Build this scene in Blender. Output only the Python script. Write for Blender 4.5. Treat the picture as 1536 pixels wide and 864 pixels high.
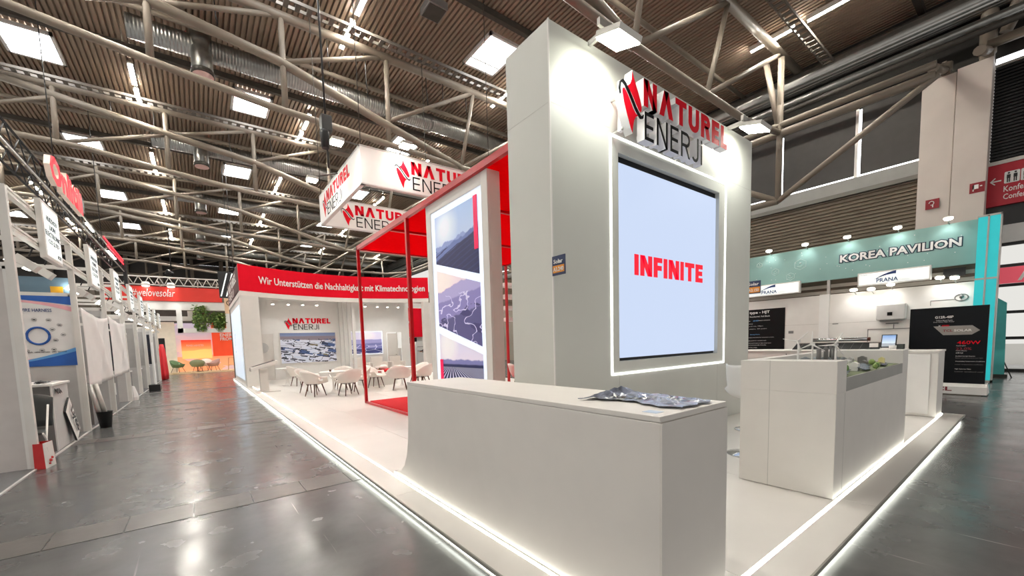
import bpy, math, random
from mathutils import Vector, Matrix
random.seed(7)
for o in list(bpy.data.objects): bpy.data.objects.remove(o)
SC = bpy.context.scene
COL = SC.collection
PI = math.pi

# ------------------------------------------------------------------ camera
cam = bpy.data.cameras.new('camera'); CAM = bpy.data.objects.new('camera', cam); COL.objects.link(CAM)
cam.sensor_width = 36.0; cam.lens = 600.85 / 1536 * 36.0
cam.shift_x = (768 - 728.09) / 1536; cam.shift_y = (563.73 - 432) / 1536
cam.clip_start = 0.05; cam.clip_end = 400
RIGHT = Vector((0.81354765, -0.58050384, -0.03399281))
DOWN = Vector((-0.07435821, -0.0458759, -0.99617582))
FWD = Vector((0.57672443, 0.81296414, -0.08048746))
mw = Matrix((RIGHT, -DOWN, -FWD)).transposed().to_4x4(); mw.translation = Vector((0, 0, 1.6))
CAM.matrix_world = mw
SC.camera = CAM
# ------------------------------------------------------------------ world, exposure
W = bpy.data.worlds.new('overcast_sky'); SC.world = W; W.use_nodes = True
bg = W.node_tree.nodes['Background']; bg.inputs[0].default_value = (1.0, 0.965, 0.925, 1); bg.inputs[1].default_value = .72
SC.view_settings.view_transform = 'Standard'; SC.view_settings.look = 'None'
SC.view_settings.gamma = 1.0; SC.view_settings.use_curve_mapping = False
SC.view_settings.exposure = 0.2
STRIP_E = 340.0      # ceiling strip lamps
SKY_E = 14.0         # daylight behind skylights
LED_E = 6.5          # LED strips

# ------------------------------------------------------------------ materials
def lin(c):
    return tuple(((v/255)/12.92 if v/255 <= .04045 else ((v/255+.055)/1.055)**2.4) for v in c[:3])
MATS = {}
def mat(name, col, rough=.5, metal=0., emit=0., ecol=None, var=.05, vscale=4., bump=0., bscale=40., spec=.5, coat=0.):
    if name in MATS: return MATS[name]
    m = bpy.data.materials.new(name); m.use_nodes = True; nt = m.node_tree; N = nt.nodes; L = nt.links
    b = N['Principled BSDF']; c = lin(col)
    b.inputs['Roughness'].default_value = rough; b.inputs['Metallic'].default_value = metal
    b.inputs['Specular IOR Level'].default_value = spec; b.inputs['Coat Weight'].default_value = coat
    tc = N.new('ShaderNodeTexCoord'); nz = N.new('ShaderNodeTexNoise'); nz.inputs['Scale'].default_value = vscale
    nz.inputs['Detail'].default_value = 4; L.new(tc.outputs['Object'], nz.inputs['Vector'])
    cr = N.new('ShaderNodeValToRGB'); e = cr.color_ramp.elements
    e[0].position = .3; e[1].position = .7
    e[0].color = (*[max(0, v*(1-var)) for v in c], 1); e[1].color = (*[min(1, v*(1+var)) for v in c], 1)
    L.new(nz.outputs['Fac'], cr.inputs['Fac']); L.new(cr.outputs['Color'], b.inputs['Base Color'])
    if bump:
        n2 = N.new('ShaderNodeTexNoise'); n2.inputs['Scale'].default_value = bscale; n2.inputs['Detail'].default_value = 3
        L.new(tc.outputs['Object'], n2.inputs['Vector'])
        bp = N.new('ShaderNodeBump'); bp.inputs['Strength'].default_value = bump; bp.inputs['Distance'].default_value = .01
        L.new(n2.outputs['Fac'], bp.inputs['Height']); L.new(bp.outputs['Normal'], b.inputs['Normal'])
    if emit:
        b.inputs['Emission Color'].default_value = (*(lin(ecol) if ecol else c), 1); b.inputs['Emission Strength'].default_value = emit
    MATS[name] = m; return m

WHITE = mat('white_laminate', (226, 222, 216), .45, var=.02)
WHITE2 = mat('white_paint', (232, 230, 226), .55, var=.02)
TOWERM = mat('tower_paint', (208, 209, 202), .5, var=.025, vscale=1.2)
PLAT = mat('platform_laminate', (232, 228, 222), .28, var=.03, vscale=1.5)
GREYALU = mat('aluminium', (190, 188, 182), .4, .6, var=.05)
WHALU = mat('white_aluminium', (225, 222, 216), .4, .1, var=.03)
BLACK = mat('black_plastic', (22, 22, 23), .4, var=.1)
BLACKG = mat('black_gloss', (8, 8, 10), .3, var=.1, spec=.2)
RED = mat('signal_red', (222, 4, 34), .55, var=.03, spec=.15)
REDP = mat('red_metal', (190, 14, 24), .3, var=.05)
REDF = mat('red_fabric', (212, 20, 30), .8, var=.06, bump=.1, bscale=200)
def fabric():
    m = bpy.data.materials.new('red_canopy_fabric'); m.use_nodes = True; N = m.node_tree.nodes; L = m.node_tree.links
    N.remove(N['Principled BSDF']); d = N.new('ShaderNodeBsdfDiffuse'); t = N.new('ShaderNodeBsdfTranslucent'); x = N.new('ShaderNodeMixShader'); x.inputs[0].default_value = .6
    z = N.new('ShaderNodeTexNoise'); z.inputs['Scale'].default_value = 40; r = N.new('ShaderNodeValToRGB'); e = r.color_ramp.elements
    e[0].color = (*lin((222, 20, 34)), 1); e[1].color = (*lin((240, 28, 44)), 1); L.new(z.outputs['Fac'], r.inputs[0])
    for q in (d, t): L.new(r.outputs[0], q.inputs['Color'])
    L.new(d.outputs[0], x.inputs[1]); L.new(t.outputs[0], x.inputs[2]); L.new(x.outputs[0], N['Material Output'].inputs[0]); return m
REDF = fabric()
CARP = mat('red_carpet_pile', (205, 8, 26), .95, var=.08, vscale=60, bump=.3, bscale=300)
WOOD = mat('walnut_wood', (84, 46, 28), .5, var=.25, vscale=12)
STEEL = mat('painted_steel', (132, 122, 109), .5, .0, var=.1, vscale=1.0)
DARKST = mat('dark_steel', (70, 66, 60), .6, .2, var=.15)
DECK = mat('roof_deck', (150, 132, 114), .6, .15, var=.12, vscale=.5)
TRAY = mat('tray_zinc', (112, 106, 98), .6, .2)
DUCT = mat('duct_zinc', (150, 150, 146), .35, .85, var=.15, vscale=6)
CONC = mat('concrete_paint', (206, 196, 188), .7, var=.05, vscale=1)
LETW = mat('letter_return_white', (236, 234, 236), .5, var=.01)
INK = mat('letter_black', (12, 12, 14), .55, var=.05, spec=.15)
NAVY = mat('ink_navy', (34, 62, 120), .5, var=.05)
LED = mat('led_strip_diffuser', (255, 255, 250), .5, emit=LED_E, ecol=(250, 255, 246), var=0)
LEDF = mat('led_frame_diffuser', (255, 255, 250), .5, emit=3.0, ecol=(255, 255, 250), var=0)
LAMPW = mat('lamp_glow', (255, 255, 250), .5, emit=40., ecol=(255, 255, 240), var=0)
LAMPS = mat('small_lamp_glow', (255, 255, 250), .5, emit=14., ecol=(255, 252, 240), var=0)
TUBE = mat('ceiling_tube_glow', (255, 255, 250), .5, emit=STRIP_E, ecol=(255, 249, 238), var=0)
SKYP = mat('skylight_daylight', (255, 255, 255), .5, emit=SKY_E, ecol=(250, 252, 255), var=0)
DAY = mat('window_daylight', (255, 255, 255), .5, emit=3.0, ecol=(250, 252, 255), var=0)
SIGNL = mat('lit_sign_acrylic', (236, 240, 238), .4, emit=.55, ecol=(235, 242, 240), var=.01)
SIGNW = mat('white_sign_fabric', (236, 234, 230), .6, var=.02)
TEAL = mat('teal_lightbox', (40, 180, 186), .4, emit=.42, ecol=(40, 196, 202), var=.03)
CLOTH = mat('white_cloth', (228, 224, 222), .8, var=.03)
GREYP = mat('grey_panel', (120, 118, 116), .5, var=.05)
LGREY = mat('light_grey_panel', (196, 194, 192), .5, var=.04)
LEAF = mat('leaf_green', (86, 122, 58), .5, var=.3, vscale=20)
LEAF2 = mat('pale_leaf_green', (140, 164, 92), .5, var=.3, vscale=20)

# polished hall floor
def floor_mat():
    m = bpy.data.materials.new('polished_asphalt'); m.use_nodes = True; nt = m.node_tree; N = nt.nodes; L = nt.links
    b = N['Principled BSDF']; tc = N.new('ShaderNodeTexCoord')
    n1 = N.new('ShaderNodeTexNoise'); n1.inputs['Scale'].default_value = .9; n1.inputs['Detail'].default_value = 8; n1.inputs['Roughness'].default_value = .65
    L.new(tc.outputs['Object'], n1.inputs['Vector'])
    cr = N.new('ShaderNodeValToRGB'); e = cr.color_ramp.elements
    e[0].position = .25; e[0].color = (*lin((66, 67, 67)), 1); e[1].position = .75; e[1].color = (*lin((100, 100, 99)), 1)
    L.new(n1.outputs['Fac'], cr.inputs['Fac'])
    # long fine scratches
    mp = N.new('ShaderNodeMapping'); mp.inputs['Rotation'].default_value = (0, 0, .5); mp.inputs['Scale'].default_value = (14, .5, 1)
    L.new(tc.outputs['Object'], mp.inputs['Vector'])
    n2 = N.new('ShaderNodeTexNoise'); n2.inputs['Scale'].default_value = 1.6; n2.inputs['Detail'].default_value = 2; L.new(mp.outputs['Vector'], n2.inputs['Vector'])
    r2 = N.new('ShaderNodeValToRGB'); r2.color_ramp.elements[0].position = .72; r2.color_ramp.elements[1].position = .78
    L.new(n2.outputs['Fac'], r2.inputs['Fac'])
    mx = N.new('ShaderNodeMix'); mx.data_type = 'RGBA'; mx.inputs[7].default_value = (*lin((132, 130, 126)), 1)
    L.new(r2.outputs['Color'], mx.inputs[0]); L.new(cr.outputs['Color'], mx.inputs[6]); L.new(mx.outputs[2], b.inputs['Base Color'])
    n3 = N.new('ShaderNodeTexNoise'); n3.inputs['Scale'].default_value = 2.2; n3.inputs['Detail'].default_value = 6; L.new(tc.outputs['Object'], n3.inputs['Vector'])
    mr = N.new('ShaderNodeMapRange'); mr.inputs[1].default_value = .3; mr.inputs[2].default_value = .7; mr.inputs[3].default_value = .17; mr.inputs[4].default_value = .30
    L.new(n3.outputs['Fac'], mr.inputs[0]); L.new(mr.outputs[0], b.inputs['Roughness'])
    n4 = N.new('ShaderNodeTexNoise'); n4.inputs['Scale'].default_value = 5; n4.inputs['Detail'].default_value = 5; L.new(tc.outputs['Object'], n4.inputs['Vector'])
    bp = N.new('ShaderNodeBump'); bp.inputs['Strength'].default_value = .055; bp.inputs['Distance'].default_value = .02
    L.new(n4.outputs['Fac'], bp.inputs['Height']); L.new(bp.outputs['Normal'], b.inputs['Normal'])
    b.inputs['Specular IOR Level'].default_value = .55
    return m
FLOORM = floor_mat()
PLATE = mat('floor_plate_steel', (92, 88, 85), .3, var=.12, vscale=5, bump=.1, bscale=15, spec=.6)

# printed picture: a sky ramp with ridge layers, from the panel's own uv
def picture(name, top, bot, layers, emit=0., stripes=None, sun=None):
    if name in MATS: return MATS[name]
    m = bpy.data.materials.new(name); m.use_nodes = True; nt = m.node_tree; N = nt.nodes; L = nt.links
    b = N['Principled BSDF']; b.inputs['Roughness'].default_value = .4
    uv = N.new('ShaderNodeUVMap'); sp = N.new('ShaderNodeSeparateXYZ'); L.new(uv.outputs[0], sp.inputs[0])
    def mth(op, a, c, v=None):
        n = N.new('ShaderNodeMath'); n.operation = op
        for i, q in enumerate((a, c, v)):
            if q is None: continue
            if isinstance(q, (int, float)): n.inputs[i].default_value = q
            else: L.new(q, n.inputs[i])
        return n.outputs[0]
    def mix(f, a, c):
        n = N.new('ShaderNodeMix'); n.data_type = 'RGBA'
        L.new(f, n.inputs[0])
        for i, q in ((6, a), (7, c)):
            if isinstance(q, tuple): n.inputs[i].default_value = (*lin(q), 1)
            else: L.new(q, n.inputs[i])
        return n.outputs[2]
    cur = mix(sp.outputs[1], bot, top)
    if sun:
        dx = mth('SUBTRACT', sp.outputs[0], sun[0]); dy = mth('SUBTRACT', sp.outputs[1], sun[1])
        d = mth('SQRT', mth('ADD', mth('MULTIPLY', dx, dx), mth('MULTIPLY', dy, dy)), 0)
        f = mth('MULTIPLY', mth('SUBTRACT', 1, mth('MINIMUM', mth('DIVIDE', d, sun[2]), 1)), .8)
        cur = mix(f, cur, sun[3])
    for i, (a, s, c, fr, colr) in enumerate(layers):
        cb = N.new('ShaderNodeCombineXYZ'); L.new(sp.outputs[0], cb.inputs[0]); cb.inputs[1].default_value = i*7.3 + .5
        nz = N.new('ShaderNodeTexNoise'); nz.inputs['Scale'].default_value = fr; nz.inputs['Detail'].default_value = 4
        L.new(cb.outputs[0], nz.inputs['Vector'])
        h = mth('ADD', mth('ADD', mth('MULTIPLY', sp.outputs[0], s), a), mth('MULTIPLY', mth('SUBTRACT', nz.outputs['Fac'], .5), c))
        f = mth('MINIMUM', mth('MAXIMUM', mth('MULTIPLY', mth('SUBTRACT', h, sp.outputs[1]), 60), 0), 1)
        cur = mix(f, cur, colr)
    if stripes:
        # (kind, limit, col, scale, thr)
        for kind, lo, colr, sc, thr, rot in stripes:
            mp = N.new('ShaderNodeMapping'); mp.inputs['Rotation'].default_value = (0, 0, rot); mp.inputs['Scale'].default_value = sc
            L.new(uv.outputs[0], mp.inputs['Vector'])
            if kind == 'noise':
                t = N.new('ShaderNodeTexNoise'); t.inputs['Scale'].default_value = 1; t.inputs['Detail'].default_value = 3; o = t.outputs['Fac']
            elif kind == 'vor':
                t = N.new('ShaderNodeTexVoronoi'); t.distance = 'CHEBYCHEV'; t.inputs['Scale'].default_value = 1
                sx = N.new('ShaderNodeSeparateXYZ'); L.new(t.outputs['Color'], sx.inputs[0]); o = sx.outputs[0]
            elif kind == 'edge':
                t = N.new('ShaderNodeTexVoronoi'); t.feature = 'DISTANCE_TO_EDGE'; t.inputs['Scale'].default_value = 1; o = mth('SUBTRACT', 1, t.outputs['Distance'])
            elif kind == 'contour':
                t = N.new('ShaderNodeTexNoise'); t.inputs['Scale'].default_value = 1; t.inputs['Detail'].default_value = 2
                o = mth('SUBTRACT', 1, mth('ABSOLUTE', mth('SUBTRACT', t.outputs['Fac'], .5), 0))
            elif kind == 'brick':
                t = N.new('ShaderNodeTexBrick'); t.inputs['Scale'].default_value = 1; t.inputs['Color1'].default_value = (0, 0, 0, 1); t.inputs['Color2'].default_value = (1, 1, 1, 1); t.inputs['Mortar'].default_value = (0, 0, 0, 1); t.inputs['Mortar Size'].default_value = .06
                sx = N.new('ShaderNodeSeparateXYZ'); L.new(t.outputs['Color'], sx.inputs[0]); o = sx.outputs[0]
            elif kind == 'rays':
                q = mth('DIVIDE', mth('SUBTRACT', sp.outputs[0], sc[0]), mth('SUBTRACT', sc[1], sp.outputs[1])); o = mth('SINE', mth('MULTIPLY', q, sc[2]), 0); t = None
            else:
                t = N.new('ShaderNodeTexWave'); t.inputs['Scale'].default_value = 1; t.inputs['Distortion'].default_value = 2.; o = t.outputs['Fac']
            if t: L.new(mp.outputs[0], t.inputs['Vector'])
            f = mth('MULTIPLY', mth('GREATER_THAN', o, thr), mth('LESS_THAN', sp.outputs[1], lo))
            cur = mix(f, cur, colr)
    L.new(cur, b.inputs['Base Color'])
    if emit:
        L.new(cur, b.inputs['Emission Color']); b.inputs['Emission Strength'].default_value = emit
    MATS[name] = m; return m

# ------------------------------------------------------------------ geometry helpers
ORG = {}
class MB:
    def __init__(s): s.v = []; s.f = []; s.m = []; s.s = []
    def _add(s, vs, fs, mi=0, sm=False):
        k = len(s.v); s.v += [tuple(p) for p in vs]
        for q in fs: s.f.append(tuple(k+i for i in q)); s.m.append(mi); s.s.append(sm)
        return s
    def box(s, x0, x1, y0, y1, z0, z1, mi=0):
        return s._add([(x0,y0,z0),(x1,y0,z0),(x1,y1,z0),(x0,y1,z0),(x0,y0,z1),(x1,y0,z1),(x1,y1,z1),(x0,y1,z1)],
                      [(0,3,2,1),(4,5,6,7),(0,1,5,4),(1,2,6,5),(2,3,7,6),(3,0,4,7)], mi)
    def rings(s, rings, closed=True, caps=True, mi=0, sm=True):
        n = len(rings[0]); vs = [p for r in rings for p in r]; fs = []
        for i in range(len(rings)-1):
            for j in range(n if closed else n-1):
                a = i*n+j; b = i*n+(j+1) % n; fs.append((a, b, b+n, a+n))
        s._add(vs, fs, mi, sm)
        if caps:
            k = len(s.v)-len(vs); s.f.append(tuple(k+i for i in reversed(range(n)))); s.m.append(mi); s.s.append(False)
            s.f.append(tuple(k+(len(rings)-1)*n+i for i in range(n))); s.m.append(mi); s.s.append(False)
        return s
    def tube(s, p, q, r, n=8, r2=None, mi=0, sm=True):
        return s.path([p, q], r, n, r2, mi, sm)
    def path(s, pts, r, n=8, r2=None, mi=0, sm=True):
        pts = [Vector(p) for p in pts]; rs = []
        up = Vector((0, 0, 1)); prev = None
        for i, p in enumerate(pts):
            d = (pts[min(i+1, len(pts)-1)] - pts[max(i-1, 0)]).normalized()
            a = d.cross(up) if abs(d.z) < .95 else d.cross(Vector((1, 0, 0)))
            if prev is not None:
                a = prev - d*prev.dot(d)
            a.normalize(); prev = a; b = d.cross(a)
            rr = r if r2 is None else r + (r2-r)*i/(len(pts)-1)
            off = PI/n if n == 4 else 0
            rs.append([p + (a*math.cos(t*2*PI/n+off) + b*math.sin(t*2*PI/n+off))*rr for t in range(n)])
        return s.rings(rs, mi=mi, sm=sm and n > 4)
    def lathe(s, c, prof, n=20, mi=0, sm=True, caps=True):
        return s.rings([[(c[0]+r*math.cos(t*2*PI/n), c[1]+r*math.sin(t*2*PI/n), c[2]+z) for t in range(n)] for r, z in prof], mi=mi, sm=sm, caps=caps)
    def prism(s, poly, vec, mi=0, mside=None):
        n = len(poly); v = Vector(vec); vs = [Vector(p) for p in poly] + [Vector(p)+v for p in poly]
        k = len(s.v); s._add(vs, [tuple(range(n))], mi); s._add([], [])
        s.f.append(tuple(k+n+i for i in reversed(range(n)))); s.m.append(mi); s.s.append(False)
        for i in range(n):
            j = (i+1) % n; s.f.append((k+j, k+i, k+n+i, k+n+j)); s.m.append(mi if mside is None else mside); s.s.append(False)
        return s
    def ball(s, c, r, n=10, m=6, sz=1., mi=0):
        return s.lathe(c, [(max(.001, r*math.sin(PI*i/m)), -r*sz*math.cos(PI*i/m)) for i in range(m+1)], n, mi)
    def build(s, name, mats, parent=None, bevel=0, org=None):
        me = bpy.data.meshes.new(name)
        o0 = Vector(ORG.get(parent.name, (0, 0, 0))) if parent else Vector(org or (0, 0, 0))
        me.from_pydata([Vector(p)-o0 for p in s.v], [], s.f)
        for m in (mats if isinstance(mats, (list, tuple)) else [mats]): me.materials.append(m)
        me.polygons.foreach_set('material_index', s.m); me.polygons.foreach_set('use_smooth', s.s)
        me.update()
        o = bpy.data.objects.new(name, me); COL.objects.link(o)
        ORG[o.name] = tuple(o0)
        if parent: o.parent = parent
        else: o.location = o0
        if bevel:
            b = o.modifiers.new('bevel', 'BEVEL'); b.width = bevel; b.segments = 2; b.limit_method = 'ANGLE'
        return o
def tag(o, label, cat, group=None):
    o['label'] = label; o['category'] = cat
    if group: o['group'] = group
    return o
def struct(o): o['kind'] = 'structure'; return o
def thing(name, label, cat, loc=(0, 0, 0), group=None):
    o = bpy.data.objects.new(name, None); COL.objects.link(o); o.location = loc; o.empty_display_size = .2
    ORG[o.name] = tuple(loc); return tag(o, label, cat, group)
def part(name, m, parent, fn, bevel=0):
    b = MB(); fn(b); return b.build(name, m, parent, bevel)
def boxp(name, m, parent, *d, bevel=0): return MB().box(*d).build(name, m, parent, bevel)
def dup(root, loc, rz=0., label=None, parent=None):
    c = root.copy(); COL.objects.link(c); c.parent = parent
    if parent is None:
        c.location = loc; c.rotation_euler = (0, 0, rz)
        if label: c['label'] = label
    for ch in list(root.children): dup(ch, None, 0, None, c)
    return c
NTH = ['nearest', 'second', 'third', 'fourth', 'fifth', 'sixth', 'seventh', 'eighth', 'ninth', 'tenth', 'eleventh', 'twelfth', 'thirteenth', 'fourteenth', 'fifteenth']
def panel(name, poly, W_, H_, org, u, v, n, th, m, parent, side=None):
    """flat piece with uv: poly in (s,t) metres on axes u,v from org, front along n"""
    u, v, n = Vector(u), Vector(v), Vector(n); org = Vector(org)
    o0 = Vector(ORG.get(parent.name, (0, 0, 0))) if parent else Vector((0, 0, 0))
    k = len(poly); front = [org + u*s + v*t - o0 for s, t in poly]; back = [p - n*th for p in front]
    fs = [tuple(range(k)), tuple(reversed(range(k, 2*k)))] + [((i+1) % k, i, k+i, k+(i+1) % k) for i in range(k)]
    if u.cross(v).dot(n) < 0: fs = [tuple(reversed(q)) for q in fs]
    me = bpy.data.meshes.new(name); me.from_pydata(front+back, [], fs); me.materials.append(m)
    if side: me.materials.append(side)
    uvl = me.uv_layers.new(name='UVMap')
    for p in me.polygons:
        if side and p.index > 0: p.material_index = 1
        for li in p.loop_indices:
            vi = me.loops[li].vertex_index % k; uvl.data[li].uv = (poly[vi][0]/W_, poly[vi][1]/H_)
    o = bpy.data.objects.new(name, me); COL.objects.link(o); ORG[o.name] = tuple(o0)
    if parent: o.parent = parent
    return o
def rect(w, h): return [(0, 0), (w, 0), (w, h), (0, h)]
def rrect(w, h, r, k=4):
    out = []
    for cx, cy, a in ((w-r, r, -PI/2), (w-r, h-r, 0), (r, h-r, PI/2), (r, r, PI)):
        for i in range(k+1): t = a+i*PI/2/k; out.append((cx+r*math.cos(t), cy+r*math.sin(t)))
    return out

# text meshes from the built-in font
def _text_raw(body, bold, shear=0.):
    cu = bpy.data.curves.new('txt', 'FONT'); cu.body = body; cu.size = 1; cu.resolution_u = 2; cu.offset = bold; cu.shear = shear; cu.fill_mode = 'BOTH'
    ob = bpy.data.objects.new('txt', cu); COL.objects.link(ob)
    bpy.context.view_layer.update(); dg = bpy.context.evaluated_depsgraph_get()
    me = bpy.data.meshes.new_from_object(ob.evaluated_get(dg))
    bpy.data.objects.remove(ob); bpy.data.curves.remove(cu)
    vs = [(v.co.x, v.co.y) for v in me.vertices]; fs = [tuple(p.vertices) for p in me.polygons]
    bpy.data.meshes.remove(me); return vs, fs
def _extrude(vs, fs):
    from collections import Counter
    # merge doubles
    key = {}; remap = []
    nv = []
    for p in vs:
        k = (round(p[0], 4), round(p[1], 4))
        if k not in key: key[k] = len(nv); nv.append(p)
        remap.append(key[k])
    nf = [tuple(dict.fromkeys(remap[i] for i in f)) for f in fs]; nf = [f for f in nf if len(f) > 2]
    ed = Counter()
    for f in nf:
        for i in range(len(f)): ed[tuple(sorted((f[i], f[(i+1) % len(f)])))] += 1
    side = []
    for f in nf:
        for i in range(len(f)):
            a, b = f[i], f[(i+1) % len(f)]
            if ed[tuple(sorted((a, b)))] == 1: side.append((a, b))
    return nv, nf, side
def text(name, body, org, u, v, w, h, m, parent, depth=.004, bold=0., side=None, shear=0., raw=None):
    """text fitted in w x h metres with lower-left corner at org on axes u,v; front faces u x v"""
    vs, fs = raw or _text_raw(body, bold, shear)
    if raw is None:
        x0 = min(p[0] for p in vs); x1 = max(p[0] for p in vs); y0 = min(p[1] for p in vs); y1 = max(p[1] for p in vs)
        if w is None: w = (x1-x0)*h/(y1-y0)
        vs = [((p[0]-x0)/(x1-x0)*w, (p[1]-y0)/(y1-y0)*h) for p in vs]
    nv, nf, sd = _extrude(vs, fs)
    u, v = Vector(u), Vector(v); n = u.cross(v).normalized(); org = Vector(org)
    o0 = Vector(ORG.get(parent.name, (0, 0, 0))) if parent else Vector((0, 0, 0))
    P = [org+u*p[0]+v*p[1]-o0 for p in nv]; k = len(P)
    fr = [p + n*depth for p in P]
    me = bpy.data.meshes.new(name)
    F = [tuple(i+k for i in f) for f in nf] + [(a, b, b+k, a+k) for a, b in sd]
    me.from_pydata(P+fr, [], F); me.materials.append(m)
    if side:
        me.materials.append(side)
        me.polygons.foreach_set('material_index', [0]*len(nf)+[1]*len(sd))
    me.update()
    # make sure fronts face n
    if nf and me.polygons[0].normal.dot(n) < 0: me.flip_normals()
    o = bpy.data.objects.new(name, me); COL.objects.link(o); ORG[o.name] = tuple(o0)
    if parent: o.parent = parent
    return o
def letters(body, org, u, v, w, h, m, parent, depth, bold, side):
    vs, fs = _text_raw(body, bold); x0 = min(p[0] for p in vs); x1 = max(p[0] for p in vs); y0 = min(p[1] for p in vs); y1 = max(p[1] for p in vs)
    for i, ch in enumerate(body):
        pv, _ = _text_raw(body[:i+1], bold); r = max(p[0] for p in pv)
        cv, cf = _text_raw(ch, bold); cr = max(p[0] for p in cv)
        q = [((p[0]-cr+r-x0)/(x1-x0)*w, (p[1]-y0)/(y1-y0)*h) for p in cv]
        text('letter', '', org, u, v, w, h, m, parent, depth, side=side, raw=(q, cf))
# geometric stroke letters for the big logo words
def glyph(ch, t):
    R_ = lambda a, b_, c, d: [(a, b_), (c, b_), (c, d), (a, d)]
    def band(cx, cy, rx, ry, a0, a1, n=14):
        out = []
        for k in range(n):
            p, q = a0+(a1-a0)*k/n, a0+(a1-a0)*(k+1)/n
            out.append([(cx+rx*math.cos(p), cy+ry*math.sin(p)), (cx+rx*math.cos(q), cy+ry*math.sin(q)), (cx+(rx-t)*math.cos(q), cy+(ry-t)*math.sin(q)), (cx+(rx-t)*math.cos(p), cy+(ry-t)*math.sin(p))])
        return out
    k = 1.12*t
    if ch == 'N': w = .74; return w, [R_(0, 0, t, 1), R_(w-t, 0, w, 1), [(0, 1), (k, 1), (w, 0), (w-k, 0)]]
    if ch == 'Λ': w = .84; return w, [[(0, 0), (k, 0), (w/2+k/2, 1), (w/2-k/2, 1)], [(w-k, 0), (w, 0), (w/2+k/2, 1), (w/2-k/2, 1)]]
    if ch == 'T': w = .72; return w, [R_(0, 1-t, w, 1), R_(w/2-t/2, 0, w/2+t/2, 1-t)]
    if ch == 'U': w = .74; r = w/2; return w, [R_(0, r, t, 1), R_(w-t, r, w, 1)] + band(r, r, r, r, PI, 2*PI)
    if ch == 'R':
        w = .68; r = .29; return w, [R_(0, 0, t, 1), R_(t, 1-t, w-r, 1), R_(t, 1-2*r, w-r, 1-2*r+t)] + band(w-r, 1-r, r, r, -PI/2, PI/2) + [[(w*.40, 1-2*r+t*.5), (w*.40+k, 1-2*r+t*.5), (w+.02, 0), (w+.02-k, 0)]]
    if ch == 'E': w = .58; return w, [R_(0, 0, t, 1), R_(t, 0, w, t), R_(t, .5-t/2, w*.94, .5+t/2), R_(t, 1-t, w, 1)]
    if ch == 'F': w = .56; return w, [R_(0, 0, t, 1), R_(t, .48-t/2, w*.94, .48+t/2), R_(t, 1-t, w, 1)]
    if ch == 'L': w = .54; return w, [R_(0, 0, t, 1), R_(t, 0, w, t)]
    if ch == 'J': w = .5; r = .27; return w, [R_(w-t, r, w, 1)] + band(w-r, r, r, r, 1.15*PI, 2*PI)
    if ch == 'I': return t, [R_(0, 0, t, 1)]
    if ch == 'İ': return t, [R_(0, 0, t, .8), R_(0, .87, t, 1)]
def gword(body, org, u, v, w, h, m, parent, depth, t, side=None, each=False, name='wordmark', gap=.13):
    org, u, v = Vector(org), Vector(u), Vector(v); n = u.cross(v).normalized(); x = 0; L_ = []
    for ch in body: gw, polys = glyph(ch, t); L_.append((x, polys)); x += gw+gap
    tot = x-gap; b = MB()
    for x0, polys in L_:
        for pg in polys: b.prism([org+u*((x0+a)/tot*w)+v*(c*h)+n*depth for a, c in pg], -n*depth, 0, 1 if side else 0)
        if each: b.build('letter', [m, side] if side else m, parent); b = MB()
    if not each: return b.build(name, [m, side] if side else m, parent)
UP_ = [(.556, 1), (.62, .90), (.70, .81), (.80, .71), (.89, .60), (.955, .49), (.95, .43), (.90, .395), (.82, .42), (.70, .50), (.59, .58), (.48, .65), (.38, .69), (.30, .70), (.40, .735), (.47, .775), (.52, .84), (.54, .91)]
LO_ = [(.14, .60), (.16, .645), (.23, .655), (.34, .60), (.47, .50), (.59, .40), (.71, .335), (.80, .325), (.70, .29), (.63, .22), (.585, .12), (.556, 0), (.47, .08), (.33, .26), (.2, .45)]
SW_ = [(.06, .53), (.03, .62), (.06, .71), (.15, .75), (.27, .715), (.42, .625), (.55, .53), (.68, .43), (.80, .355), (.90, .315), (.99, .33), (1.02, .38)]
def mark(org, u, v, w, h, parent, depth, side=None, red=None):
    """the red leaf diamond with its black S line"""
    u, v = Vector(u), Vector(v); n = u.cross(v).normalized(); org = Vector(org)
    def P(a, b): return org + u*a*w + v*b*h
    for poly in (UP_, LO_):
        b = MB(); b.prism([P(a, c)+n*depth for a, c in reversed(poly)], -n*depth, 0, 1); o = b.build('leaf', [red or RED, side or RED], parent)
        # concave n-gon is triangulated by the renderer
    t = .02; b = MB(); L_ = []; R_ = []
    for i, (a, c) in enumerate(SW_):
        p0 = SW_[max(0, i-1)]; p1 = SW_[min(len(SW_)-1, i+1)]
        dx, dy = p1[0]-p0[0], p1[1]-p0[1]; d = math.hypot(dx, dy); k = t*(1 if 0 < i < len(SW_)-1 else .2)
        L_.append((a-dy/d*k, c+dx/d*k)); R_.append((a+dy/d*k, c-dx/d*k))
    for i in range(len(SW_)-1):
        b.prism([P(*L_[i])+n*depth*1.1, P(*R_[i])+n*depth*1.1, P(*R_[i+1])+n*depth*1.1, P(*L_[i+1])+n*depth*1.1], -n*min(depth, .02), 0, 0)
    b.build('swoosh', INK, parent)
def logo(org, u, v, w, parent, depth=.004, m=None, m2=None, redm=None):
    """whole two-line logo, width w; aspect as on the stand"""
    org, u, v = Vector(org), Vector(u), Vector(v); h = w*.266
    mark(org, u, v, w*.16, h, parent, depth, red=redm)
    gword('NΛTUREL', org+u*w*.175+v*h*.53, u, v, w*.825, h*.45, m or RED, parent, depth, .23)
    gword('ENERJİ', org+u*w*.185, u, v, w*.55, h*.46, m2 or INK, parent, depth, .095, gap=.18)
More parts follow.
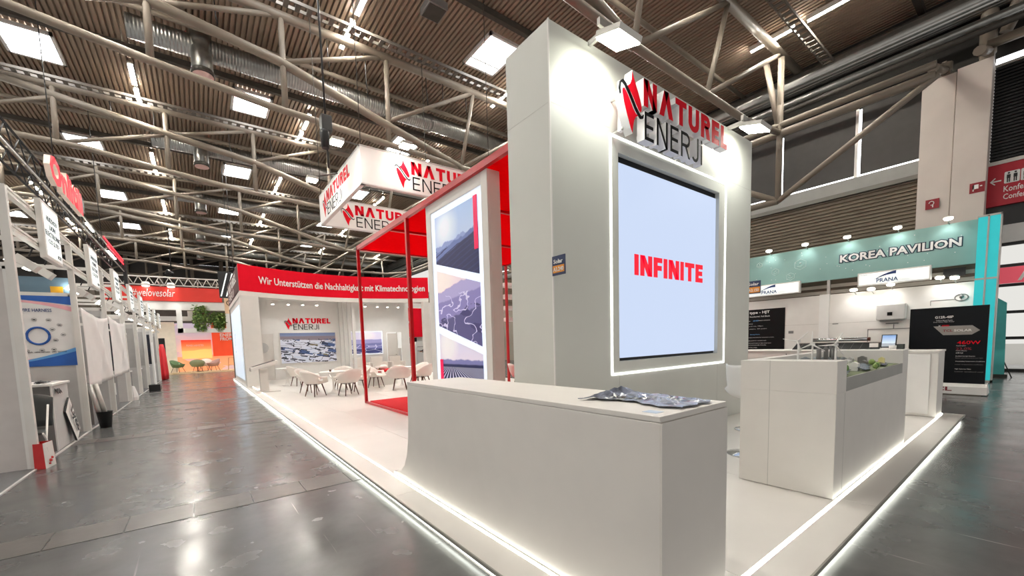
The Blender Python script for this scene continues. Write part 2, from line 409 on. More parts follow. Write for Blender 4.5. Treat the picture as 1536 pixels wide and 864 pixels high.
def area(name, loc, target, sx, sy, energy, col=(1, 1, 1), parent=None):
    l = bpy.data.lights.new(name, 'AREA'); l.shape = 'RECTANGLE'; l.size = sx; l.size_y = sy; l.energy = energy; l.color = col
    o = bpy.data.objects.new(name, l); COL.objects.link(o)
    d = (Vector(target)-Vector(loc)).normalized(); o.rotation_euler = d.to_track_quat('-Z', 'Y').to_euler()
    o.location = Vector(loc) - (Vector(ORG[parent.name]) if parent else Vector((0, 0, 0)))
    if parent: o.parent = parent
    return o
def spot(name, loc, target, energy, angle, blend=.6, size=.06, col=(1, 1, 1), parent=None):
    l = bpy.data.lights.new(name, 'SPOT'); l.energy = energy; l.spot_size = angle; l.spot_blend = blend; l.shadow_soft_size = size; l.color = col
    o = bpy.data.objects.new(name, l); COL.objects.link(o)
    d = (Vector(target)-Vector(loc)).normalized(); o.rotation_euler = d.to_track_quat('-Z', 'Y').to_euler()
    o.location = Vector(loc) - (Vector(ORG[parent.name]) if parent else Vector((0, 0, 0)))
    if parent: o.parent = parent
    return o
X, Y, Z = Vector((1, 0, 0)), Vector((0, 1, 0)), Vector((0, 0, 1))

# ================================================================== SETTING
PF = .1                       # stand platform height
fl = struct(MB().box(-18, 27, -14, 62, -.2, 0).build('floor', FLOORM))
def plates(y0, y1, xs):
    for i in range(len(xs)-1):
        MB().box(xs[i]+.006, xs[i+1]-.006, y0+.006, y1-.006, -.02, .004).build('floor_plate', PLATE, fl)
xs = [-1.715+.517*i for i in range(7)] + [1.5]
xs = [-2.04] + xs
for y0 in (4.79, 10.25, 15.9, 21.5, 27.1): plates(y0, y0+.45, xs)
g = struct(MB().box(23.6, 60, -30, 30, -.25, -.05).build('floor_outside', mat('outdoor_paving', (200, 198, 194), .9)))

# roof deck: trapezoid ribs running along the hall
RZ = 13.45
TY = [6.9+8.8*i for i in range(-2, 7)]
rb = MB(); p = .18; x = -18.
n = int(42/p)
prof = []
for i in range(n):
    a = x+i*p; prof += [(a, RZ), (a+.105, RZ), (a+.122, RZ+.11), (a+.163, RZ+.11)]
rb.rings([[(a, -14, z) for a, z in prof], [(a, 62, z) for a, z in prof]], closed=False, caps=False, sm=False)
rb.box(-18, 24.2, -14, 62, RZ+.14, RZ+.3)
struct(rb.build('ceiling', DECK))
# right hall wall: cladding, sill beam, windows with roller shades, columns
WX = 23.
wr = thing('wall_right', 'long hall side wall with window band above horizontal metal cladding', 'wall'); del wr['category']; struct(wr)
CLAD = mat('wall_cladding', (128, 118, 102), .55, .2, var=.08)
b = MB(); prof = []
for i in range(18):
    z = 5.0+i*.145; prof += [(WX+.10, z), (WX+.10, z+.075), (WX+.02, z+.09), (WX+.02, z+.135)]
b.rings([[(a, 3.1, z) for a, z in prof], [(a, 62, z) for a, z in prof]], closed=False, caps=False, sm=False)
b.build('cladding', CLAD, wr)
boxp('lower_wall', mat('lower_wall_paint', (150, 142, 130), .7), wr, WX+.1, WX+.4, 3.1, 62, 0, 5.0)
boxp('sill_beam', mat('sill_grey', (150, 150, 146), .5, var=.04), wr, WX-.06, WX+.2, 3.1, 62, 7.5, 8.02, bevel=.02)
boxp('sill_flange', mat('sill_grey_dark', (118, 116, 110), .5), wr, WX-.12, WX+.2, 3.1, 62, 7.34, 7.5)
boxp('upper_wall', mat('dark_wall', (40, 38, 35), .8), wr, WX+.05, WX+.4, -14, 62, 10.75, RZ+.1)
SHADE = mat('roller_shade', (74, 72, 70), .8, var=.05)
yw = [3.14, 5.05, 7.78, 10.5, 13.2, 15.9, 18.6, 21.3, 24, 26.7, 29.4, 32.1]
for i in range(len(yw)-1):
    w = thing('window_%d' % (i+1), 'tall hall window, %s from the white column, dark shade drawn' % NTH[i].replace('nearest', 'first'), 'window'); del w['category']; struct(w)
    a, c = yw[i], yw[i+1]
    boxp('pane', DAY, w, WX+.12, WX+.16, a, c, 8.02, 10.75)
    boxp('shade', SHADE, w, WX+.02, WX+.05, a+.06, c-.14, 8.10, 10.75)
    boxp('mullion', WHALU, w, WX-.02, WX+.12, c-.045, c+.045, 8.02, 10.75)
# far wall
wb = thing('wall_back', 'far hall end wall with a band of dark windows', 'wall'); del wb['category']; struct(wb)
boxp('lower_wall', mat('back_wall_paint', (120, 112, 100), .8), wb, -18, 24, 61, 61.4, 0, 9.2)
boxp('upper_wall', mat('dark_wall', (40, 38, 35), .8), wb, -18, 24, 61, 61.4, 12.4, RZ+.2)
for i in range(14):
    a = -18+i*3; w = thing('window_%d' % (20+i), 'dark end wall window, number %d counted from the left' % (i+1), 'window'); del w['category']; struct(w)
    boxp('pane', SHADE, w, a, a+3, 61.1, 61.2, 9.2, 12.4)
    boxp('mullion', STEEL, w, a-.18, a+.18, 60.7, 61.1, 0, 12.9)
    if 2 < i < 8: boxp('clerestory', DAY, w, a+.2, a+2.8, 61.05, 61.1, 12.4, 12.75)
# concrete double column, louvre, red way sign, glazed gate
ct = thing('concrete_column', 'wide pale concrete double column with small red signs', 'column', (22.6, 2.3, 0))
boxp('shaft', CONC, ct, 22.25, 23.0, 2.30, 3.12, 0, 10.5, bevel=.01)
boxp('shaft', CONC, ct, 22.2, 23.0, 1.5, 2.28, 0, 10.55, bevel=.01)
boxp('shaft', CONC, ct, 22.3, 23.0, 2.28, 2.30, 0, 10.4)
for y0, zz in ((2.62, 10.5), (1.66, 10.55)):
    part('bearing', STEEL, ct, lambda b: (b.box(22.3, 22.7, y0-.16, y0+.16, zz, zz+.22), b.tube((22.5, y0, zz+.2), (22.5, y0, zz+.5), .2, 12), b.box(22.35, 22.65, y0-.06, y0+.06, zz+.2, zz+.55)), bevel=.01)
for y0, z0, kind in ((2.88, 5.95, 'hose'), (1.85, 6.2, 'flag')):
    s = panel('safety_sign', rect(.34, .34), .34, .34, (22.19, y0, z0), -Y, Z, -X, .02, mat('sign_maroon', (140, 22, 34), .5), ct)
    if kind == 'hose':
        part('symbol', WHITE2, s, lambda b: (b.path([(22.18, y0-.1+.06*math.cos(t)-.05, z0+.2+.07*math.sin(t)) for t in [i*.5 for i in range(11)]], .014, 6), b.box(22.175, 22.185, y0-.2, y0-.17, z0+.05, z0+.15)))
    else:
        part('symbol', WHITE2, s, lambda b: (b.box(22.175, 22.185, y0-.2, y0-.07, z0+.13, z0+.27), b.box(22.175, 22.185, y0-.1, y0-.07, z0+.06, z0+.27), b.box(22.175, 22.185, y0-.28, y0-.23, z0+.19, z0+.22)))
lv = thing('louvre_wall', 'black louvred panel above the red way sign', 'louvre', (23, 0, 7))
boxp('backing', BLACK, lv, WX+.1, WX+.3, -8, 1.5, 7.2, 10.45)
for i in range(30): boxp('slat', BLACK, lv, WX-.02, WX+.1, -8, 1.5, 7.22+i*.107, 7.27+i*.107)
w = thing('window_18', 'bright slit window above the black louvre', 'window'); del w['category']; struct(w)
boxp('pane', DAY, w, WX+.1, WX+.15, -8, 1.5, 10.5, 10.75); boxp('frame', GREYALU, w, WX-.05, WX+.1, -8, 1.5, 10.42, 10.5)
ws = thing('way_sign', 'long red overhead way sign with arrow, restroom symbols and white lettering', 'sign', (22.8, 0, 5.7))
WAYR = mat('way_sign_red', (176, 22, 42), .5)
boxp('board', WAYR, ws, 22.75, 22.9, -4, 1.5, 5.72, 7.1)
boxp('rail', GREYALU, ws, 22.72, 22.95, -4, 1.5, 7.1, 7.22)
part('arrow', WHITE2, ws, lambda b: (b.box(22.74, 22.75, 1.2, 1.42, 6.53, 6.57), b.path([(22.745, 1.33, 6.66), (22.745, 1.43, 6.55), (22.745, 1.33, 6.44)], .02, 4)))
for y0 in (1.14, .8, .46):
    s = panel('symbol_tile', rrect(.32, .38, .03), .32, .38, (22.733, y0, 6.42), -Y, Z, -X, .015, WHITE2, ws)
    for yy in (y0-.09, y0-.23):
        part('pictogram', BLACK, s, lambda b: (b.tube((22.725, yy, 6.745), (22.733, yy, 6.745), .028, 10), b.box(22.725, 22.733, yy-.04, yy+.04, 6.58, 6.70), b.box(22.725, 22.733, yy-.034, yy-.008, 6.45, 6.58), b.box(22.725, 22.733, yy+.008, yy+.034, 6.45, 6.58)))
text('lettering', 'Konferenz', (22.75, 1.14, 6.15), -Y, Z, .72, .19, WHITE2, ws, bold=.01)
text('lettering', 'Conference', (22.75, 1.14, 5.9), -Y, Z, .78, .18, WHITE2, ws, bold=.01)
w = thing('window_19', 'glazed hall gate with dark horizontal rails and daylight behind', 'window'); del w['category']; struct(w)
boxp('header', BLACK, w, WX-.1, WX+.3, -8, 1.5, 5.05, 5.72)
boxp('header_panel', LGREY, w, WX-.15, WX-.05, -8, 1.5, 4.45, 5.05)
for z0 in (0., 1.12, 2.02, 2.95, 3.62, 4.35):
    boxp('rail', BLACK, w, WX-.05, WX+.05, -8, 1.5, z0, z0+.1)
for y0 in (1.3, -.6, -2.6, -4.6): boxp('mullion', DARKST, w, WX-.06, WX+.06, y0, y0+.12, 0, 4.45)
GL = bpy.data.materials.new('gate_glass'); GL.use_nodes = True; gb = GL.node_tree.nodes['Principled BSDF']
gb.inputs['Transmission Weight'].default_value = 1; gb.inputs['Roughness'].default_value = .0; gb.inputs['IOR'].default_value = 1.01; gb.inputs['Base Color'].default_value = (.97, .99, .98, 1)
boxp('pane', GL, w, WX-.005, WX+.005, -8, 1.5, .1, 4.45)
hs = thing('hall_letter_sign', 'pink red sign with white characters in the glazed gate', 'sign', (22.8, .8, 3.1))
boxp('board', mat('pink_sign', (236, 92, 110), .5, emit=.25), hs, 22.8, 22.85, -2, 1.15, 3.05, 3.6)
text('lettering', 'A2', (22.79, .72, 3.12), -Y, Z, .6, .4, WHITE2, hs, bold=.03)

# ------------------------------------------------------------------ roof trusses
RTOP = 12.95
tr = thing('roof_truss', 'x', 'truss', (0, 0, 0), 'tubular roof trusses across the hall')
def bot(x):
    pts = [(-18, 11.0), (-3.45, 10.6), (-.5, 10.2), (2.55, 9.87), (10.2, 9.5), (17, 9.5), (20.3, 9.9)]
    for (a, za), (c, zc) in zip(pts, pts[1:]):
        if a <= x <= c: return za+(zc-za)*(x-a)/(c-a)
    return 9.9
part('top_chord', STEEL, tr, lambda b: b.tube((-18, 0, RTOP), (22.6, 0, RTOP), .155, 10))
part('bottom_chord', STEEL, tr, lambda b: b.path([(x, 0, bot(x)) for x in (-18, -3.45, -.5, 2.55, 6, 10.2, 17, 20.3)], .115, 10))
part('sloped_chord', STEEL, tr, lambda b: b.path([(-6.5, 0, 12.9), (-.45, 0, 11.9), (3., 0, 11.43), (6.6, 0, 10.44), (10.2, 0, 9.5)], .15, 10))
part('sloped_chord', STEEL, tr, lambda b: b.path([(-7.5, 0, 12.9), (-13, 0, 12.0), (-18, 0, 10.9)], .15, 10))
for x in (-15.5, -11.8, -8.0, -4.2, -.53, 3.05, 6.8): part('post', STEEL, tr, lambda b: b.tube((x, 0, bot(x)), (x+.05, 0, RTOP), .1, 8))
for a, c in (((-.53, 11.85), (3.05, RTOP)), ((3., 11.43), (6.8, RTOP)), ((6.6, 10.44), (11., RTOP)), ((10.2, 9.5), (11., RTOP)), ((10.2, 9.5), (15.6, RTOP)), ((14.2, 9.5), (15.6, RTOP)), ((14.2, 9.5), (20.2, RTOP)), ((20.3, 9.9), (20.2, RTOP)),
             ((-8., 10.75), (-4.2, 12.4)), ((-11.8, 10.85), (-8., 12.8)), ((-4.2, 10.6), (-.53, 11.85))):
    part('diagonal', STEEL, tr, lambda b: b.tube((a[0], 0, a[1]), (c[0], 0, c[1]), .085, 8))
tr['label'] = 'pale tubular roof truss crossing above the red logo on the white tower'
tr.location = (0, TY[2], 0)
for i in range(3, 9):
    dup(tr, (0, TY[i], 0), 0, 'pale tubular roof truss, %s from the camera' % NTH[i-2])
et = thing('edge_truss', 'pale tubular truss running along the window wall over the columns', 'truss', (20.3, 0, 7))
for zc, r, y0 in ((9.86, .15, 2.55), (10.2, .12, 2.55), (7.15, .13, 6.9)): part('chord', STEEL, et, lambda b: b.tube((20.3, y0, zc), (20.3, 61, zc), r, 10))
part('chord', STEEL, et, lambda b: b.tube((22.3, 1.66, 11.0), (22.3, -12, 11.0), .15, 10))
part('outrigger', STEEL, et, lambda b: b.tube((20.3, 2.62, 10.1), (22.4, 2.62, 10.75), .14, 10)); part('outrigger', STEEL, et, lambda b: b.tube((20.3, 1.66, 10.1), (22.4, 1.66, 10.85), .14, 10))
part('column_tube', STEEL, et, lambda b: b.tube((22.5, 1.66, 10.9), (22.5, 1.66, RZ), .2, 12))
for yy in (.9, 1.25): part('column_tube', STEEL, et, lambda b: b.tube((22.5, 1.3, 11.3), (22.4, yy-.5, RZ), .15, 10))
for yy in TY[2:6]:
    part('post', STEEL, et, lambda b: b.tube((20.3, yy, 7.1), (20.3, yy, RTOP), .12, 8)); part('post', STEEL, et, lambda b: b.tube((20.3, yy, 9.9), (20.3, yy+.55, RTOP), .11, 8))
    part('diagonal', STEEL, et, lambda b: b.tube((20.3, yy, 7.15), (20.3, yy-4.4, 9.86), .12, 8)); part('diagonal', STEEL, et, lambda b: b.tube((20.3, yy, 7.15), (20.3, yy+4.4, 9.86), .12, 8))
# secondary beams, cable trays, ducts, blowers
for i, yy in enumerate(TY[2:]):
    o = MB().box(-18, 22.9, -.09, .09, 0, .22).build('roof_beam', DARKST); o.location = (0, yy-3.6, 13.2)
    tag(o, 'dark steel roof beam under the deck, %s from the camera' % NTH[i], 'beam', 'secondary roof beams')
    o = MB().tube((-18, 0, 0), (22.9, 0, 0), .09, 8).build('roof_pipe', STEEL); o.location = (0, yy+2.2, 13.0)
    tag(o, 'thin pale roof pipe below the deck, %s from the camera' % NTH[i], 'pipe', 'thin roof pipes')
    t = thing('cable_tray', 'metal cable tray running under the roof, %s from the camera' % NTH[i], 'tray', (0, yy-1.1, 12.6), 'cable trays under the roof')
    for s in (-.16, .16): boxp('side_rail', TRAY, t, -18, 22.5, yy-1.1+s-.02, yy-1.1+s+.02, 12.6, 12.7)
    r = part('rungs', TRAY, t, lambda b: [b.box(-18+k*.35, -17.85+k*.35, yy-1.26, yy-.94, 12.61, 12.64) for k in range(115)]); r['kind'] = 'stuff'
DUCTM = mat('spiral_duct', (168, 168, 164), .32, .85, var=.1)
nt = DUCTM.node_tree; wv = nt.nodes.new('ShaderNodeTexWave'); wv.inputs['Scale'].default_value = 3.; tc = nt.nodes.new('ShaderNodeTexCoord')
nt.links.new(tc.outputs['Object'], wv.inputs['Vector']); bu = nt.nodes.new('ShaderNodeBump'); bu.inputs['Strength'].default_value = .5; bu.inputs['Distance'].default_value = .03
nt.links.new(wv.outputs['Fac'], bu.inputs['Height']); nt.links.new(bu.outputs['Normal'], nt.nodes['Principled BSDF'].inputs['Normal'])
for i, yy in enumerate(TY[3:8]):
    t = thing('air_duct', 'round spiral metal air duct under the roof, %s from the camera' % NTH[i], 'duct', (0, yy+2.9, 12.7), 'spiral ducts across the hall')
    part('pipe', DUCTM, t, lambda b: b.tube((-1.2, yy+2.9, 12.75), (22, yy+2.9, 12.75), .36, 18))
    part('flange', DUCT, t, lambda b: b.tube((10.2, yy+2.9, 12.75), (10.32, yy+2.9, 12.75), .41, 18))
    t = thing('air_blower', 'dark hanging air nozzle on the duct, %s from the camera' % NTH[i], 'air nozzle', (.87, yy+2.85, 11.7), 'hanging air nozzles')
    part('barrel', DUCT, t, lambda b: b.lathe((.87, yy+2.75, 11.7), [(.3, .12), (.335, .2), (.335, .9), (.31, .95), (.34, 1.1), (.34, 1.5), (.22, 1.75)], 18))
    part('collar', DARKST, t, lambda b: b.lathe((.87, yy+2.75, 11.7), [(.37, .02), (.37, .14), (.34, .2)], 18))
    part('outlet', mat('outlet_pink', (232, 196, 190), .6), t, lambda b: b.lathe((.87, yy+2.75, 11.7), [(.33, 0), (.33, .03)], 18))
t = thing('air_duct', 'long ribbed metal air duct along the roof edge above the windows', 'duct', (22, 0, 12.3))
part('pipe', DUCTM, t, lambda b: b.tube((22.4, -10, 12.55), (22.4, 60, 12.55), .42, 18)); part('pipe', DUCT, t, lambda b: b.tube((22.2, -10, 11.75), (22.2, 60, 11.75), .14, 12)); part('pipe', DARKST, t, lambda b: b.tube((21.8, -10, 11.3), (21.8, 60, 11.3), .1, 10))
# ceiling strip lamps and skylights
rows = [(-8.2, 'far left'), (-1.4, 'aisle'), (5.35, 'stand'), (12.6, 'tower'), (19.4, 'window side')]
for rx, rn in rows:
    k = 0
    for yy in TY[1:8]:
        for dy in (-2.6, -.7):
            if yy+dy < 1: continue
            t = thing('strip_light', 'slim white ceiling strip light, %s along the %s row' % (NTH[k], rn), 'light', (rx, yy+dy, 13.2), 'ceiling strip lights'); k += 1
            for yh in (yy+dy+.3, yy+dy+1.2): boxp('hanger', GREYALU, t, rx-.015, rx+.015, yh, yh+.03, 13.34, RZ)
            boxp('housing', WHALU, t, rx-.09, rx+.09, yy+dy, yy+dy+1.5, 13.26, 13.34)
            boxp('added_baffle', WHALU, t, rx-.1, rx-.075, yy+dy, yy+dy+1.5, 13.17, 13.34); boxp('added_baffle', WHALU, t, rx+.075, rx+.1, yy+dy, yy+dy+1.5, 13.17, 13.34)  # side walls added to keep the tube's light off the roof deck
            boxp('tube', TUBE, t, rx-.07, rx+.07, yy+dy+.02, yy+dy+1.48, 13.2, 13.26)
for i, xx in enumerate((-11.5, -4.3, 2.9, 10.7, 17.9)):
    for j, yy in enumerate(TY[2:8]):
        if j == 0: continue
        cy = yy-1.85; cx = xx
        t = thing('skylight', 'bright square roof skylight, %s one of the %s column' % (NTH[j-1], ('leftmost', 'aisle side', 'banner ring side', 'tower side', 'window side')[i]), 'skylight', (cx, cy, 13.3), 'roof skylights')
        part('curb', WHITE2, t, lambda b: (b.box(cx-.8, cx-.7, cy-1, cy+1, 13.34, RZ), b.box(cx+.7, cx+.8, cy-1, cy+1, 13.34, RZ), b.box(cx-.8, cx+.8, cy-1., cy-.9, 13.34, RZ), b.box(cx-.8, cx+.8, cy+.9, cy+1, 13.34, RZ)))
        boxp('pane', SKYP, t, cx-.7, cx+.7, cy-.9, cy+.9, 13.42, 13.44)
        boxp('opener_bar', WHALU, t, cx-.7, cx+.7, cy+.45, cy+.52, 13.36, 13.41)

# ================================================================== THE STAND
pl = thing('stand_platform', 'low white stand platform with light strips round its edge', 'platform', (1.5, .8, 0))
# deck sheets with seams (x seams 2.64.., y seams ..)
xsm = [1.485, 1.745, 2.64, 4.6, 6.6, 8.6, 10.64]; ysm = [.79, 1.03, 3.75, 6.75, 9.75, 12.75, 15.75, 18.75, 21.75, 24.6, 27.5]
boxp('plinth', WHITE, pl, 1.52, 10.6, .83, 27.4, 0, .07)
for i in range(len(xsm)-1):
    for j in range(len(ysm)-1):
        a, c, d, e = xsm[i], xsm[i+1], ysm[j], ysm[j+1]
        g = .0025
        a2 = a + (.018 if i == 1 else g); d2 = d + (.018 if j == 1 else g)
        if i == 0: a2 = a
        if j == 0: d2 = d
        boxp('deck_sheet', PLAT, pl, a2, c-(g if i else .012), d2, e-(g if j else .012), .07, PF)
SILV = mat('edge_profile', (170, 168, 160), .35, .5)
part('edge_profile', SILV, pl, lambda b: (b.box(1.475, 1.487, .78, 27.5, .075, PF+.003), b.box(1.475, 10.65, .778, .79, .075, PF+.003)))
part('light_strip', LED, pl, lambda b: b.box(1.508, 1.522, .83, 27.4, .03, .05)); part('light_strip', LED, pl, lambda b: b.box(1.5, 10.6, .818, .832, .03, .05))
part('light_strip', LED, pl, lambda b: b.box(1.748, 1.761, 1.03, 19.7, .072, PF+.001)); part('light_strip', LED, pl, lambda b: b.box(1.748, 10.6, 1.033, 1.046, .072, PF+.001))

# reception counter with flared foot
ct = thing('reception_counter', 'long white reception counter with a curved flared end beside the aisle', 'counter', (2.1, 2.5, PF))
b = MB(); prof = [(1.06, PF+.01), (1.06, 1.19), (3.93, 1.19), (3.945, 1.0), (3.955, .8), (3.98, .6), (4.03, .42), (4.11, .28), (4.22, .19), (4.36, .15), (4.43, .14), (4.43, PF+.01)]
b.prism([(1.768, y, z) for y, z in prof], (.66, 0, 0)); b.build('body', WHITE, ct, bevel=.004)
boxp('top', WHITE, ct, 1.768, 2.44, 1.06, 3.935, 1.192, 1.222, bevel=.003)
boxp('end_panel', WHITE, ct, 1.768, 2.44, 1.052, 1.06, PF+.01, 1.19)
# crumpled plastic bag on the counter
pb = MB(); cs = []
NX, NY = 34, 12
def bagp(i, j):
    s = i/(NX-1); t = j/(NY-1)
    y = 1.09+.62*s; xa = 2.0-.03*math.sin(s*9)+(.02 if s < .9 else 0); xb = 2.37-.02*math.sin(s*7+1)
    if s > .85: xa -= (s-.85)*.4
    xx = xa+(xb-xa)*t
    e = max(0, min(1, 6*min(s, 1-s, t*.6, (1-t)*.6)+.15))
    h = .012+.02*e*(.5+.5*math.sin(s*23+t*9)*math.cos(t*17+s*5))+.035*max(0, 1-abs(s-.86)*7)*e*(1+math.sin(t*12+s*30)*.6)
    return (xx+.01*math.sin(s*31+t*4), y+.012*math.sin(t*14+s*3), 1.2235+h)
ring = [[bagp(i, j) for j in range(NY)] for i in range(NX)]
pb.rings(ring, closed=False, caps=False, sm=False)
def plastic():
    m = bpy.data.materials.new('clear_plastic_film'); m.use_nodes = True; N = m.node_tree.nodes; L = m.node_tree.links; p_ = N['Principled BSDF']
    p_.inputs['Roughness'].default_value = .12; p_.inputs['Specular IOR Level'].default_value = .9
    t = N.new('ShaderNodeTexNoise'); t.inputs['Scale'].default_value = 9; t.inputs['Detail'].default_value = 6; c = N.new('ShaderNodeTexCoord'); L.new(c.outputs['Object'], t.inputs['Vector'])
    r = N.new('ShaderNodeValToRGB'); e = r.color_ramp.elements; e[0].position = .36; e[0].color = (.012, .013, .012, 1); e[1].position = .56; e[1].color = (.30, .33, .42, 1)
    L.new(t.outputs['Fac'], r.inputs[0]); L.new(r.outputs[0], p_.inputs['Base Color'])
    return m
bo = pb.build('plastic_bag', plastic()); sm = bo.modifiers.new('thick', 'SOLIDIFY'); sm.thickness = .004
tag(bo, 'crumpled grey black plastic bag lying on the reception counter', 'bag')
o = MB().box(1.83, 1.9, 1.12, 1.2, 1.2225, 1.2235).build('paper_note', mat('pale_blue_paper', (190, 206, 226), .6)); tag(o, 'small pale blue note on the counter corner', 'note')

# tower with LED wall
tw = thing('stand_tower', 'tall white tower wall with a recessed video screen', 'tower', (6, 3.8, PF))
sx0, sx1, sz0, sz1 = 4.67, 7.46, 1.293, 4.04
part('shell', TOWERM, tw, lambda b: (b.box(3.43, sx0, 3.4, 4.16, PF, 5.18), b.box(sx1, 8.71, 3.4, 4.16, PF, 5.18), b.box(sx0, sx1, 3.4, 4.16, PF, sz0), b.box(sx0, sx1, 3.4, 4.16, sz1, 5.18), b.box(sx0, sx1, 3.6, 4.16, sz0, sz1)))
boxp('screen_cabinet', BLACKG, tw, sx0+.002, sx1-.002, 3.47, 3.59, sz0+.002, sz1-.002)
def screen():
    m = mat('video_screen', (200, 214, 240), .5, emit=1.0, var=.02)
    return m
SCR = bpy.data.materials.new('video_screen'); SCR.use_nodes = True
_n = SCR.node_tree.nodes; _p = _n['Principled BSDF']; _p.inputs['Base Color'].default_value = (.02, .02, .02, 1); _p.inputs['Roughness'].default_value = .6
_p.inputs['Emission Color'].default_value = (*lin((198, 213, 240)), 1); _p.inputs['Emission Strength'].default_value = .92
sc = boxp('video_wall', SCR, tw, sx0+.012, sx1-.012, 3.45, 3.47, 1.335, 3.95)
SRED = bpy.data.materials.new('screen_red'); SRED.use_nodes = True; _p = SRED.node_tree.nodes['Principled BSDF']; _p.inputs['Base Color'].default_value = (.05, 0, 0, 1)
_p.inputs['Emission Color'].default_value = (*lin((236, 10, 44)), 1); _p.inputs['Emission Strength'].default_value = 1.
gword('INFINITE', (5.09, 3.45, 2.495), X, Z, 1.92, .292, SRED, sc, .004, .25, name='screen_lettering', gap=.1)
def frame_led(b):
    x0, x1, z0, z1, t = 4.492, 7.70, 1.11, 4.236, .026
    for d in ((x0, x1, z0, z0+t), (x0, x1, z1-t, z1), (x0, x0+t, z0+t, z1-t), (x1-t, x1, z0+t, z1-t)): b.box(d[0], d[1], 3.388, 3.402, d[2], d[3])
part('light_frame', LEDF, tw, frame_led)
SEAM = mat('panel_seam', (186, 184, 178), .6)
for d in ((3.4285, 4.49, 3.3985, 3.401), (7.71, 8.71, 3.3985, 3.401), (3.4285, 3.431, 3.4, 4.16)): boxp('panel_seam', SEAM, tw, *d, 4.3, 4.304)
for xx in (4.67, 7.46): boxp('panel_seam', SEAM, tw, xx-.002, xx+.002, 3.3985, 3.401, PF, 1.1)
part('corner_trim', WHITE2, tw, lambda b: b.box(3.424, 3.44, 3.394, 3.41, PF, 5.185))

# projecting logo letters
lg = thing('channel_letter_sign', 'red and black raised logo letters with white sides on the tower top', 'sign', (5.7, 3.2, 4.1))
mark((4.32, 3.24, 4.145), X, Z, .49, .745, lg, .11, side=LETW)
gword('NΛTUREL', (4.83, 3.24, 4.545), X, Z, 2.28, .335, RED, lg, .11, .245, LETW, True)
gword('ENERJİ', (4.85, 3.24, 4.14), X, Z, 1.47, .345, INK, lg, .11, .125, LETW, True, gap=.18)
# white backing bodies behind the faces
part('backing_rail', LETW, lg, lambda b: (b.box(4.85, 7.05, 3.24, 3.28, 4.60, 4.66), b.box(4.9, 6.25, 3.24, 3.28, 4.2, 4.25), b.box(4.85, 6.9, 3.24, 3.28, 4.78, 4.82), b.box(4.5, 4.56, 3.24, 3.28, 4.2, 4.8)))
for x, z in ((4.53, 4.63), (5.2, 4.63), (6., 4.63), (6.7, 4.63), (4.53, 4.23), (5.2, 4.23), (6., 4.23)): part('standoff', GREYALU, lg, lambda b: b.tube((x, 3.22, z), (x, 3.4, z), .015, 8))
# flood lamps on the tower top
def flood(x, y, z, tgt, label, e):
    t = thing('flood_light', label, 'flood light', (x, 3.4, 5.18))
    part('arm', GREYALU, t, lambda b: (b.box(x-.02, x+.02, y+.1, 3.6, 5.14, 5.2), b.box(x-.2, x+.2, y+.1, y+.14, 5.12, 5.2)))
    part('housing', GREYALU, t, lambda b: b.prism([(x-.2, y-.17, z+.1), (x-.2, y+.15, z+.2), (x-.2, y+.17, z+.14), (x-.2, y-.15, z+.04)], (.4, 0, 0)))
    part('glass', LAMPW, t, lambda b: b.prism([(x-.18, y-.145, z+.03), (x-.18, y+.165, z+.13), (x-.18, y+.168, z+.122), (x-.18, y-.142, z+.022)], (.36, 0, 0)))
    spot('flood_beam', (x, y+.03, z-.02), tgt, e, 2.3, .75, .1, (.97, 1, .97), t)
flood(4.12, 2.98, 4.88, (4.15, 3.4, 4.45), 'bright flood light on the left top edge of the white tower', 24)
flood(7.75, 2.98, 4.90, (7.8, 3.4, 4.45), 'bright flood light on the right top edge of the white tower', 24)
# flag sign on tower corner
def flag(name, label, x, y0, y1, z0, z1, face):
    t = thing(name, label, 'sign', (x, y0, z0))
    boxp('board', NAVY2, t, x-.006, x+.006, y0, y1, z0, z1)
    w = y1-y0; h = z1-z0
    boxp('number_field', ORANGE, t, x-.008, x-.004, y0+.012, y1-.012, z0+h*.13, z0+h*.5)
    text('lettering', 'Solar', (x-.006, y1-w*.12, z0+h*.6), -Y, Z, w*.72, h*.22, WHITE2, t, bold=.02)
    text('lettering', 'A3.240', (x-.008, y1-w*.1, z0+h*.2), -Y, Z, w*.8, h*.22, WHITE2, t, bold=.02)
NAVY2 = mat('flag_navy', (38, 52, 88), .5); ORANGE = mat('flag_orange', (226, 146, 44), .5)
flag('flag_sign', 'small navy and orange booth number flag on the tower corner', 3.425, 3.2, 3.4, 2.355, 2.575, None)

# red canopy frame, carpet, light box wall
cf = thing('canopy_frame', 'red metal box frame carrying a red fabric canopy', 'canopy', (3.6, 10.7, PF))
xc0, xc1, yc0, yc1, zc = 3.56, 8.6, 4.2, 10.72, 4.18
def fr(b): b
part('top_rail', REDP, cf, lambda b: b.box(xc0, xc0+.07, yc0, yc1, zc-.02, zc+.08)); part('top_rail', REDP, cf, lambda b: b.box(xc1-.07, xc1, yc0, yc1, zc-.02, zc+.08))
part('top_rail', REDP, cf, lambda b: b.box(xc0, xc1, yc1-.07, yc1, zc-.02, zc+.08))
for yy in (7.6, 10.65): part('post', REDP, cf, lambda b: b.box(xc0, xc0+.07, yy, yy+.07, PF, zc))
for yy in (7.6, 10.65): part('post', REDP, cf, lambda b: b.box(xc1-.07, xc1, yy, yy+.07, PF, zc))
part('floor_rail', REDP, cf, lambda b: b.box(xc0, xc0+.07, 4.3, yc1, PF, PF+.05)); part('floor_rail', REDP, cf, lambda b: b.box(xc0, xc1, yc1-.07, yc1, PF, PF+.012))
for i in range(3):
    ya = yc0+i*2.17; boxp('fabric_panel', REDF, cf, xc0+.07, xc1-.07, ya+.02, min(ya+2.15, yc1-.08), zc+.01, zc+.03)
